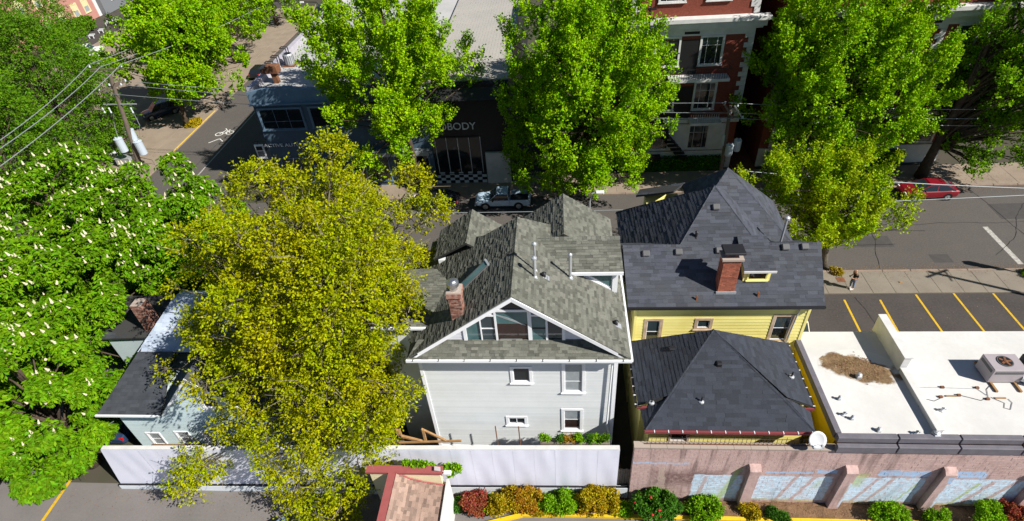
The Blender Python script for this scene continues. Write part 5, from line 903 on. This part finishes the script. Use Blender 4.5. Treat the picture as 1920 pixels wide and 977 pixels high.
# ---------------- shrubs, hedges and small plants ----------------
def bush(name, label, x, y, rx, ry, h, N, lm, L=.11, Wd=.08, group=None, z0=.1, cat='shrub', up=.4):
    t = thing(name, label, cat, (x, y, z0), group); k = max(8, int(rx*ry*34)); lobes = []
    for i in range(k):
        a = random.random()*6.28; q = math.sqrt(random.random()); lobes.append((x+math.cos(a)*q*rx*.75, y+math.sin(a)*q*ry*.75, z0+h*(.2+.62*random.random()*(1-.5*q)), min(rx, ry, h)*random.uniform(.22, .42)))
    P, D, L_, W_, pos, sd = foliage(lobes, N, (x, y, z0+h*.2), dict(n=7, shoot=.16, L=L, W=Wd, up=up, out=.8, spread=.02, fwd=.6, droop=.1)); leaves_mesh('foliage', P, D, L_, W_, lm, t)
    st = MB()
    for l in lobes: st.tube([(x+random.uniform(-.1, .1), y, z0-.05), (l[0], l[1], l[2])], [.025, .01], 5, cap=False)
    stuff(st.build('stems', 'bark', t, recalc=False)); t_info[t] = pos; return t
bush('barberry_shrub', 'dark red barberry shrub at the left end of the planting bed', -4.75, 15.2, .8, .65, 1.6, 5600, 'leaf_red')
bush('spirea_shrub', 'rusty gold spirea shrub right of the red barberry', -3.2, 15.25, 1.15, .65, 1.6, 8500, 'leaf_gold')
bush('spirea_shrub', 'tall orange-tinged spirea shrub with reddish tips under the pale wall', -1.95, 15.4, 1.0, .6, 1.9, 8000, 'leaf_rust')
bush('round_shrub', 'rounded fresh green shrub between the two golden shrubs', -.35, 15.3, 1.1, .65, 1.6, 9500, 'leaf_bush')
bush('spirea_shrub', 'wide golden shrub right of the rounded green one', 1.7, 15.3, 1.4, .65, 1.85, 11000, 'leaf_gold')
rs = bush('rose_bush', 'deep green rose bush with red blooms at the left end of the mural', 4.8, 15.1, 1.6, .65, 2.2, 12000, 'leaf_deep', L=.13, Wd=.1)
q = MB(); q.lathe((0, 0, 0), [(.02, -.03), (.07, 0), (.075, .05), (.04, .08)], 7); me = bpy.data.meshes.new('rose'); me.from_pydata(q.v, [], q.f); me.materials.append(MATS['rose'])
for p in t_info[rs][rng.choice(len(t_info[rs]), 26, replace=False)]: b = bpy.data.objects.new('rose', me); COL.objects.link(b); b.parent = rs; b.location = Vector(p)-_v(rs)+Vector((0, -.05, .08))
bush('low_shrub', 'sprawling light green shrub before the first mural buttress', 7.2, 15.15, 1.2, .6, 1.25, 6000, 'leaf_bush', L=.13)
bush('low_shrub', 'small dark green shrub at the yellow kerb below the mural', 11.0, 15.1, .65, .4, .7, 2400, 'leaf_deep', L=.13)
bush('low_shrub', 'light green shrub with yellow tips right of the second buttress', 16.3, 15.05, 1.1, .5, 1.15, 5000, 'leaf_bush', L=.13)
bush('round_shrub', 'bright green shrub near the right end of the mural', 20.9, 15.1, .9, .55, 1.5, 5400, 'leaf_bush'); bush('barberry_shrub', 'dark red shrub at the bottom right corner beside the green one', 22.1, 15.2, .8, .55, 1.6, 4400, 'leaf_red'); bush('spirea_shrub', 'golden shrub at the very right end of the planting bed', 23.2, 15.2, .7, .45, 1.1, 3200, 'leaf_gold')
for i, (x, lm_, lb_) in enumerate(((-5.7, 'leaf_deep', 'low dark tuft left of the red barberry'), (-3.95, 'leaf_bush', 'low green tuft between the barberry and the gold spirea'), (-1.15, 'leaf_gold', 'low golden tuft left of the rounded green shrub'), (.6, 'leaf_rust', 'low rusty tuft right of the rounded green shrub'), (3.1, 'leaf_bush', 'low green tuft left of the rose bush'), (9.6, 'leaf_gold', 'sparse golden tuft right of the first buttress'), (18.6, 'leaf_bush', 'sparse green tuft left of the last bright shrub'))): bush('low_shrub', lb_, x, 15.2, .6, .4, .8, 2200, lm_)
vn = bush('ivy', 'green creeper growing over the red coping of the hut', -7.3, 15.42, 1.2, .12, .75, 2600, 'leaf_bush', z0=3.55, L=.16, Wd=.13, cat='creeper'); bush('ivy', 'green creeper sprigs hanging right of the floodlight', -5.7, 15.5, .45, .15, .8, 1300, 'leaf_bush', z0=3.1, L=.16, Wd=.13, cat='creeper')
for i, (x, lm_, lb_) in enumerate(((-.95, 'leaf_bush', 'light green sprig at the left end'), (-.2, 'leaf_deep', 'dark round tuft second from the left'), (.25, 'leaf_rust', 'orange-brown dried tuft'), (.75, 'leaf_maple3', 'grey-green tuft in the middle'), (1.15, 'leaf_deep', 'dark dense tuft right of the middle'), (1.65, 'leaf_bush', 'tiny bright green sprig'), (2.05, 'leaf_dark', 'blue-green tuft at the right end'))): bush('potted_plant', lb_+' of the wall-top trough', x, 16.58, .24, .16, .5, 620, lm_, z0=4.4, cat='plant', L=.09, Wd=.06)
def hedge(label, x0, x1, y0, y1, h, N, lm):
    t = thing('hedge', label, 'hedge', ((x0+x1)/2, (y0+y1)/2, .1)); n = N; P = np.stack([rng.uniform(x0, x1, n), rng.uniform(y0, y1, n), .15+h*rng.random(n)**.5], 1); e_ = rng.random(n); P[e_ < .3, 1] = y0+rng.normal(0, .06, (e_ < .3).sum()); D = unit(rng.normal(size=(n, 3))+np.array([0, -.3, .5])); leaves_mesh('foliage', P, D, .17*(.7+.6*rng.random(n)), .13, lm, t); MB().box(x0+.15, x1-.15, y0+.15, y1-.15, .05, h-.15).build('inner_growth', 'leaf_deep', t)
hedge('dark clipped hedge before the left brick apartment house', 6.5, 15.6, 49.15, 49.9, 1.3, 6000, 'leaf_deep'); hedge('clipped hedge before the right brick apartment house', 19.5, 31.8, 49.1, 49.9, 1.4, 9000, 'leaf_maple3')
bush('low_shrub', 'dense dark shrubs at the foot of the pink brick building', -86.5, 100, 1.8, 8, 3.2, 9000, 'leaf_dark', L=.4, Wd=.3); bush('low_shrub', 'low ground plant at the foot of the small street tree', 20.6, 34.0, .35, .6, .3, 900, 'leaf_gold', L=.12); bush('low_shrub', 'grass tuft at the pavement edge at the right', 33.9, 33.6, .7, .4, .3, 1500, 'leaf_bush', L=.16, Wd=.05); bush('low_shrub', 'low plants round the tree pit beside the cross street', -45.0, 63.2, .9, 1.4, .5, 1500, 'leaf_gold', L=.2, Wd=.15)
# ---------------- vehicles ----------------
def loft(mb, sts, cap=True):
    k = None; vs = []; fs = []
    for s in sts: vs += s
    k = len(sts[0])
    for i in range(len(sts)-1):
        for j in range(k): fs.append((i*k+j, i*k+(j+1) % k, (i+1)*k+(j+1) % k, (i+1)*k+j))
    if cap: fs += [tuple(range(k)), tuple(range(len(vs)-k, len(vs)))]
    mb.add(vs, fs)
def bsec(x, w, zl, zt, cr=.02): return [(x, -.9*w, zl), (x, -w, zl+.12), (x, -w, zl+(zt-zl)*.55), (x, -.97*w, zt-.1), (x, -.88*w, zt-.01), (x, -.45*w, zt+cr), (x, .45*w, zt+cr), (x, .88*w, zt-.01), (x, .97*w, zt-.1), (x, w, zl+(zt-zl)*.55), (x, w, zl+.12), (x, .9*w, zl)]
def pane(parent, quad, m='glass_dark', name='window', inset=.07, off=.012):
    q = [Vector(p) for p in quad]; c = sum(q, Vector())/len(q); n = (q[1]-q[0]).cross(q[2]-q[0]).normalized()
    if n.dot(c-Vector((0, 0, .6))) < 0: n = -n
    mb = MB(); mb.prism([p+(c-p).normalized()*min(inset, (c-p).length*.3)+n*(off-.02) for p in q], n*.02); return mb.build(name, m, parent)
def wheels(t, xs, w, r=.32):
    for x in xs:
        for s in (-1, 1):
            y = s*(w-.1); mb = MB(); mb.lathe((x, y-.11, r), [(r*.7, 0), (r, .02), (r, .2), (r*.7, .22)], 20, 'y'); o = mb.build('wheel', 'tyre', t, smooth=False); m2 = MB(); m2.lathe((x, y+s*.1-.012, r), [(r*.66, 0), (r*.66, .024)], 16, 'y')
            for k in range(5): a = k*1.2566; m2.bar((x+.05*math.cos(a), y+s*.125, r+.05*math.sin(a)), (x+r*.6*math.cos(a), y+s*.125, r+r*.6*math.sin(a)), .06, .03, up=(0, 1, 0))
            m2.build('rim', 'rim', o); m3 = MB(); m3.lathe((x, s*(w-.005)-.012, r), [(r*1.22, 0), (r*1.22, .024)], 20, 'y'); m3.build('wheel_arch', 'black', t)
def cabin(t, paint, base, top, zb, zt, wb, wt, mid=None):
    (b0, b1), (t0, t1) = base, top; mb = MB(); loft(mb, [[(b0, -wb, zb), (b0, wb, zb), (b1, wb, zb), (b1, -wb, zb)], [(t0, -wt, zt-.06), (t0, wt, zt-.06), (t1, wt, zt-.06), (t1, -wt, zt-.06)], [(t0+.1, -wt+.12, zt), (t0+.1, wt-.12, zt), (t1-.1, wt-.12, zt), (t1-.1, -wt+.12, zt)]]); c = mb.build('cabin', paint, t); zt -= .06
    pane(c, [(b1, -wb, zb), (b1, wb, zb), (t1, wt, zt), (t1, -wt, zt)], 'glass', 'windscreen'); pane(c, [(b0, -wb, zb), (b0, wb, zb), (t0, wt, zt), (t0, -wt, zt)], 'glass_dark', 'rear_window')
    for s in (-1, 1):
        cuts = [0]+(mid if mid else [])+[1]
        for a, b in zip(cuts, cuts[1:]): pane(c, [(b0+(b1-b0)*a, s*wb, zb), (b0+(b1-b0)*b, s*wb, zb), (t0+(t1-t0)*b, s*wt, zt), (t0+(t1-t0)*a, s*wt, zt)], 'glass_dark', 'side_window', .055)
    return c
def lamps(t, xf, xr, w, zf, zr):
    for s in (-1, 1):
        MB().rbox(xf-.1, xf+.02, s*w*.72-.16, s*w*.72+.16, zf-.08, zf+.08, .02).build('headlight', 'lamp_clear', t); MB().rbox(xr-.02, xr+.1, s*w*.78-.12, s*w*.78+.12, zr-.1, zr+.1, .02).build('taillight', 'lamp_red', t)
        MB().rbox(xf*.32-.05, xf*.32+.08, s*(w+.02), s*(w+.16), .98, 1.1, .02).build('mirror', 'black', t) if s < 0 else MB().rbox(xf*.32-.05, xf*.32+.08, w+.02, w+.16, .98, 1.1, .02).build('mirror', 'black', t)
def vehicle(kind, label, x, y, rz, paint, group='parked vehicles', z=0.0, sc=1.0):
    t = thing('parked_'+('pickup' if kind == 'pickup' else 'van' if kind == 'van' else 'car'), label, {'pickup': 'pickup truck', 'van': 'van'}.get(kind, 'car'), (0, 0, 0), group, .0001); mb = MB(); w = .88
    if kind in ('sedan', 'hatch'):
        loft(mb, [bsec(-2.25, .74, .42, .78), bsec(-2.1, .84, .3, .93), bsec(-1.5, .88, .24, .98), bsec(-.6, .88, .22, .95), bsec(.6, .88, .22, .93), bsec(1.35, .88, .24, .9), bsec(1.95, .83, .28, .78), bsec(2.2, .68, .38, .64)]); b = mb.build('body', paint, t, smooth=False); cabin(b, paint, (-1.95 if kind == 'sedan' else -2.1, 1.15), (-1.15 if kind == 'sedan' else -1.5, .25), .9, 1.44, .8, .6, [.5]); wheels(t, (-1.35, 1.35), w); lamps(t, 2.12, -2.2, w, .66, .78)
    elif kind in ('suv', 'van'):
        zt = 1.75 if kind == 'suv' else 2.0; loft(mb, [bsec(-2.3, .82, .45, 1.0), bsec(-2.2, .9, .32, 1.08), bsec(-.6, .92, .28, 1.08), bsec(1.0, .92, .28, 1.06), bsec(1.9, .88, .32, .98), bsec(2.25, .76, .42, .8)]); b = mb.build('body', paint, t); w = .92; cabin(b, paint, (-2.2, 1.2), (-2.0, .45), 1.02, zt, .86, .7, [.33, .66]); wheels(t, (-1.4, 1.4), w, .36); lamps(t, 2.15, -2.27, w, .78, .95)
    else:
        loft(mb, [bsec(-.75, .88, .35, 1.0), bsec(.9, .88, .35, 1.0), bsec(1.8, .86, .38, .97), bsec(2.25, .82, .42, .9), bsec(2.42, .72, .5, .78)]); b = mb.build('body', paint, t); cabin(b, paint, (-.72, 1.15), (-.6, .45), .97, 1.62, .82, .68)
        bd = MB(); bd.rbox(-2.45, -.78, -.88, -.8, .42, 1.02, .02); bd.rbox(-2.45, -.78, .8, .88, .42, 1.02, .02); bd.rbox(-2.5, -2.42, -.87, .87, .45, 1.0, .02); bd.box(-2.44, -.76, -.81, .81, .4, .55); bd.build('cargo_bed', paint, t); MB().box(-2.41, -.79, -.79, .79, .552, .6).build('bed_floor', 'black', t); MB().rbox(-2.62, -2.5, -.85, .85, .42, .56, .02).build('rear_bumper', 'steel', t); MB().rbox(2.38, 2.5, -.8, .8, .42, .56, .02).build('front_bumper', 'steel', t); wheels(t, (-1.55, 1.5), w, .36); lamps(t, 2.32, -2.48, w, .74, .8)
    t.location = (x, y, z); t.rotation_euler = (0, 0, rz); t.scale = (sc,)*3; return t
PI = math.pi
pkp = vehicle('pickup', 'white pickup truck parked in the tree shade behind the white house', -5.35, 44.3, PI, 'truck_white_shaded')
vehicle('sedan', 'dark red sedan parked under the dark-trunked maple', 31.7, 44.3, PI, 'car_red'); vehicle('sedan', 'silver-blue car half hidden behind the small street tree, left of the dark one', 20.0, 44.3, PI, 'car_silver'); vehicle('sedan', 'dark car hidden behind the small street tree, nearest the red sedan', 26.0, 44.3, PI, 'car_blue')
vehicle('sedan', 'dark car in the shade left of the white pickup', -11.6, 44.4, PI, 'car_black'); vehicle('hatch', 'black car parked along the cross street beside the workshop parapet', -42.8, 79, PI/2, 'car_black'); vehicle('hatch', 'black car farthest up the cross street at the top edge', -42.8, 108, PI/2, 'car_black')
vehicle('suv', 'dark blue car in the tree shade behind the utility pole', -51, 66.5, -2.4, 'car_blue'); vehicle('pickup', 'white pickup with black hood on the far lot by the pink building', -77.5, 91, .25, 'car_white'); vehicle('suv', 'white car directly behind the top of the left utility pole', -71.5, 85.5, -.6, 'car_white')
vehicle('van', 'cream van facing the camera between the yellow house and the parking bays', 15.2, 27.6, -PI/2, 'van_cream'); vehicle('sedan', 'dark car in deep shade left of the pale blue house', -27.6, 20.8, PI/2, 'car_blue'); vehicle('hatch', 'red car under the bottom-left chestnut', -34.2, 17.2, PI/2, 'car_red')
# ---------------- utility poles and wires ----------------
def xform(t, c, r_=.3, h=1.0):
    c = Vector(c); MB().lathe(c, [(r_*.9, 0), (r_, .05), (r_, h), (r_*1.06, h+.01), (r_*1.06, h+.06), (r_*.5, h+.12), (.02, h+.15)], 16).build('transformer', 'trafo', t); b = MB()
    for s in (-1, 1): b.lathe(c+Vector((s*r_*.45, -.05, h+.08)), [(.05, 0), (.05, .06), (.03, .08), (.05, .1), (.03, .2)], 8)
    b.build('bushing', 'ceramic', t)
def insul(t, p): MB().lathe(p, [(.05, 0), (.09, .03), (.06, .06), (.1, .1), (.06, .14), (.08, .19), (.03, .24)], 10).build('insulator', 'ceramic', t)
lp = thing('utility_pole', 'leaning wooden utility pole with crossarms and transformers at the left corner', 'utility pole', (-46.5, 53.5, .1)); b0, b1 = Vector((-46.5, 53.5, .0)), Vector(at(205, 138, y=53.6)); MB().tube([b0, b0.lerp(b1, .5), b1], [.27, .23, .18], 12).build('pole', 'pole_wood', lp)
def on(px, py, Y=53.45): return Vector(at(px, py, y=Y))
def arm(t, a, b, m='pole_wood', w=.14): MB().bar(a, b, w, w).build('crossarm', m, t)
arm(lp, on(168, 131), on(232, 130)); arm(lp, on(186, 172, 53.2), on(226, 153, 53.9)); arm(lp, on(193, 174, 53.2), on(236, 152, 54.1)); arm(lp, on(194, 196), on(256, 195), 'galv', .1)
for q in ((169, 127), (228, 126), (188, 172), (206, 161), (236, 153), (228, 160), (200, 175)): insul(lp, on(*q))
for q in ((197, 212), (209, 212), (250, 212)): MB().lathe(on(*q), [(.07, 0), (.09, .05), (.06, .3), (.09, .55), (.05, .6)], 10).build('fuse_cutout', 'ceramic', lp)
for q, dy in (((234, 284), -.25), ((270, 289), -.1), ((255, 268), .4)): xform(lp, on(*q, 53.4+dy), .42, 1.5)
MB().tube([on(213, 215), on(214, 235), on(222, 258)], .03, 6).tube([on(252, 215), on(262, 235), on(261, 260)], .03, 6).build('jumper_lead', 'wire', lp); MB().tube([on(262, 295), on(285, 300), on(292, 312), on(280, 325), on(268, 318)], .03, 6).tube([on(262, 300), on(280, 310), on(286, 322), on(270, 330)], .03, 6).build('coiled_lead', 'wire_dark', lp)
rpz = Vector(at(1370, 198, y=46)); rpl = thing('utility_pole', 'dark wooden utility pole with blue-grey transformers before the brick apartment house', 'utility pole', (rpz.x, 46, .1)); MB().tube([(rpz.x+.3, 46, 0), (rpz.x+.15, 46, 4), rpz], [.19, .16, .13], 12).build('pole', 'pole_wood', rpl)
arm(rpl, Vector(at(1357, 194, y=45.4)), Vector(at(1374, 222, y=45.6)), w=.14); arm(rpl, Vector(at(1377, 198, y=46.2)), Vector(at(1392, 222, y=46)), 'galv', .1)
for q in ((1359, 195), (1370, 214), (1373, 224), (1383, 200), (1392, 222)): insul(rpl, Vector(at(*q, y=45.9)))
for q, dy in (((1365, 291), -.4), ((1380, 282), .05), ((1356, 272), .1)): xform(rpl, Vector(at(*q, y=46+dy)), .32 if q[0] != 1356 else .2, .95)
# pole and signal beyond the right edge whose shadows fall on the pavement
pr_ = thing('utility_pole', 'utility pole just beyond the right edge whose shadow crosses the pavement', 'utility pole', (38.6, 28.7, 0)); MB().tube([(38.6, 28.7, 0), (38.6, 28.7, 11)], [.17, .12], 10).build('pole', 'pole_wood', pr_); MB().bar((37.7, 28.3, 10.6), (39.5, 29.1, 10.6), .12).build('crossarm', 'pole_wood', pr_); MB().bar((38.0, 28.45, 9.4), (39.2, 28.95, 10.5), .08).build('brace', 'pole_wood', pr_)
ts = thing('traffic_signal', 'traffic signal post just beyond the right edge casting its shadow on the kerb', 'traffic signal', (36.6, 32.3, .1)); MB().tube([(36.6, 32.3, .05), (36.6, 32.3, 5.4)], .07, 10).build('post', 'dark_metal', ts); MB().rbox(36.35, 36.85, 32.1, 32.5, 4.2, 5.2, .05).build('signal_head', 'dark_metal', ts); MB().rbox(36.3, 36.9, 32.1, 32.5, 5.35, 5.9, .05).build('sign_box', 'dark_metal', ts)
def wire(label, a, b, sag=.4, r_=.022, m='wire', n=14):
    a = Vector(a); b = Vector(b); pts = [a.lerp(b, i/n)-Vector((0, 0, sag*4*(i/n)*(1-i/n))) for i in range(n+1)]; return tag(MB().tube(pts, r_, 5, cap=False).build('power_line', m), label, 'power line', 'overhead power lines')
for i, (q, e_, e2_) in enumerate((((169, 125), (0, 263), (440, -6)), ((190, 130), (0, 279), (470, 0)), ((230, 124), (0, 312), (520, -5)))):
    a = on(*q)+Vector((0, 0, .22)); nm = ('upper', 'middle', 'lower')[i]; wire(nm+' of three bright power lines running from the left pole to the left edge', a, at(*e_, y=36-i*1.5), .25, .03); wire(nm+' power line running from the left pole back over the bright trees', a, at(*e2_, y=95), .5, .03)
for i, (q, m_, e_) in enumerate((((236, 152), (1359, 193), (1920, 205)), ((228, 159), (1370, 212), (1920, 222)), ((206, 176), (1373, 222), (1920, 236)))):
    nm = ('upper', 'middle', 'lower')[i]; a = on(*q); b = Vector(at(*m_, y=45.8)); wire(nm+' thin street power line between the two utility poles', a, b, .7, .022); wire(nm+' thin street power line from the right pole to the right edge', b+Vector((.3, 0, 0)), at(*e_, y=45.8), .2, .022)
wire('bright service cable across the small street tree, upper of two', at(1388, 320, y=36.5), at(1990, 355, y=36.5), .2, .025); wire('bright service cable over the street in front of the red car, lower of two', at(700, 400, y=34.2), at(2000, 362, y=34.2), .35, .022)
wire('white cable hanging from the corner of the pale blue house', at(213, 790, y=18), at(80, 855, y=17), .15, .02)
# street lamps
def street_lamp(label, base, h, reach, m='galv'):
    b = Vector(base); t = thing('street_lamp', label, 'street lamp', base, 'street lamps'); MB().tube([b, b+Vector((0, 0, h*.9)), b+Vector((reach*.2, 0, h)), b+Vector((reach, 0, h+.15))], [.09, .07, .06, .045], 8).build('post', m, t); c = b+Vector((reach, 0, h+.08)); MB().rbox(c.x-.3, c.x+.3, c.y-.13, c.y+.13, c.z-.05, c.z+.1, .04).build('lamp_head', 'sign_white', t)
street_lamp('street lamp beyond the workshop parapet over the cross street', (-33.4, 84, .1), 8.0, -2.6, 'dark_metal'); p = at(1106, 365, y=34.7); street_lamp('thin street lamp between the grey and charcoal roofs', (p[0], 34.7, .1), float(p[2]), .7); street_lamp('street lamp beside the trunk of the broad bright green tree', (-44.7, 69, .1), 6.2, .9, 'dark_metal')
# clutter at the foot of the left pole
for i, (px, py, w, h, m_, lb_, ct) in enumerate(((240, 308, 1.7, .9, 'galv', 'grey metal box at the foot of the left utility pole', 'utility box'), (222, 296, .7, .7, 'sign_white', 'small white box left of the grey metal box', 'box'))):
    p = at(px, py, z=.1); o = thing('utility_box', lb_, ct, (p[0], p[1], .1)); MB().rbox(p[0]-w/2, p[0]+w/2, p[1]-.5, p[1]+.5, .1, .1+h, .04).build('cabinet', m_, o); MB().rbox(p[0]-w/2-.04, p[0]+w/2+.04, p[1]-.54, p[1]+.54, .1+h, .16+h, .02).build('lid', m_, o)
for i, (px, py) in enumerate(((208, 48), (172, 72), (190, 62))):
    p = at(px, py, z=.1); t = thing('garden_bench' if i == 0 else 'sign_board', ('white slatted stack' if i == 0 else 'small white board, left of two' if i == 1 else 'small white board, right of two')+' beside the far parking lot', 'bench' if i == 0 else 'board', (p[0], p[1], .06)); n_ = 4 if i == 0 else 2
    for k_ in range(n_): MB().box(p[0]-1.1 if i == 0 else p[0]-.5, p[0]+1.1 if i == 0 else p[0]+.5, p[1]+k_*.4, p[1]+k_*.4+.25, .5+k_*.1, .58+k_*.1).build('slat', 'sign_white', t)
    for s in (-1, 1): MB().box(p[0]+s*(.9 if i == 0 else .4)-.05, p[0]+s*(.9 if i == 0 else .4)+.05, p[1], p[1]+.1, .06, .5).build('leg', 'sign_white', t)
# ---------------- the walking man ----------------
def skin(name, verts, edges, m, parent, sub=2):
    me = bpy.data.meshes.new(name); me.from_pydata([v[:3] for v in verts], edges, []); o = bpy.data.objects.new('tmp', me); COL.objects.link(o); md = o.modifiers.new('s', 'SKIN'); md.use_smooth_shade = True; md.branch_smoothing = .6
    for i, v in enumerate(verts): d = me.skin_vertices[0].data[i]; d.radius = (v[3], v[4] if len(v) > 4 else v[3]); d.use_root = i == 0
    s = o.modifiers.new('u', 'SUBSURF'); s.levels = sub; s.render_levels = sub; dg = bpy.context.evaluated_depsgraph_get(); me2 = bpy.data.meshes.new_from_object(o.evaluated_get(dg)); COL.objects.unlink(o); bpy.data.objects.remove(o); me2.materials.clear(); me2.materials.append(MATS[m]); ob = bpy.data.objects.new(name, me2); COL.objects.link(ob); ob.parent = parent; return ob
mn = thing('person', 'bald man in black T-shirt and jeans looking at a phone on the pavement', 'person', (0, 0, 0), None, .0001)
V = [(0, 0, .96, .13, .11), (0, 0, 1.14, .13, .1), (-.01, 0, 1.36, .16, .11), (-.03, 0, 1.5, .06), (-.06, 0, 1.58, .075), (-.07, 0, 1.68, .088), (-.065, 0, 1.75, .07), (-.15, 0, 1.635, .02)]; Ed = [(0, 1), (1, 2), (2, 3), (3, 4), (4, 5), (5, 6), (5, 7)]
for s in (-1, 1):
    k = len(V); V += [(0, s*.19, 1.41, .06), (.02, s*.25, 1.14, .045), (-.2, s*.16, 1.1, .036), (-.27, s*.13, 1.12, .03, .04)]; Ed += [(2, k), (k, k+1), (k+1, k+2), (k+2, k+3)]
    for j in range(5): V.append((-.35 if j else -.29, s*(.1+.022*(j-2)) if j else s*.07, 1.14+.01*j, .009)); Ed.append((k+3, k+4+j))
    l = len(V); V += [(0, s*.1, .88, .09), (-.05*s-.01, s*.1, .5, .062), (.06-.04*s, s*.1, .1, .042), (-.1-.04*s, s*.1, .04, .035)]; Ed += [(0, l), (l, l+1), (l+1, l+2), (l+2, l+3)]
skin('body', V, Ed, 'skin', mn)
sv = [(0, 0, .98, .155, .135), (0, 0, 1.16, .155, .125), (-.01, 0, 1.37, .185, .135), (-.025, 0, 1.47, .1, .09)]; se = [(0, 1), (1, 2), (2, 3)]
for s in (-1, 1): k = len(sv); sv += [(0, s*.2, 1.41, .078), (.015, s*.245, 1.22, .066)]; se += [(2, k), (k, k+1)]
skin('t_shirt', sv, se, 'shirt_black', mn)
jv = [(0, 0, .97, .15, .13)]; je = []
for s in (-1, 1): k = len(jv); jv += [(0, s*.1, .86, .11), (-.05*s-.01, s*.1, .5, .08), (.06-.04*s, s*.1, .13, .065)]; je += [(0, k), (k, k+1), (k+1, k+2)]
skin('jeans', jv, je, 'jeans', mn)
for s in (-1, 1): q = MB(); x = -.03-.04*s; q.T = Matrix.Translation((x, s*.1, 0)); q.rbox(-.16, .13, -.05, .05, 0, .1, .03); q.build('shoe', 'shoe', mn); e_ = MB(); e_.lathe((-.06, s*.088, 1.64), [(.005, -.03), (.022, -.01), (.022, .01), (.005, .03)], 6); e_.build('ear', 'skin', mn)
mn.location = (20.98, 32.3, .1); mn.rotation_euler = (0, 0, .15); mn.scale = (1.03,)*3
ph = tag(MB().rbox(-.04, .04, -.075, .075, -.006, .006, .004).build('phone', 'black'), 'small dark phone held by the bald man', 'phone'); ph.location = (20.6, 32.3, 1.3); ph.rotation_euler = (0, -.5, .15)
tag(MB().rbox(24.6, 24.85, 32.85, 32.98, .1, .16, .03).build('crumpled_paper', 'wood'), 'crumpled brown scrap lying on the pavement before the parking bays', 'litter')
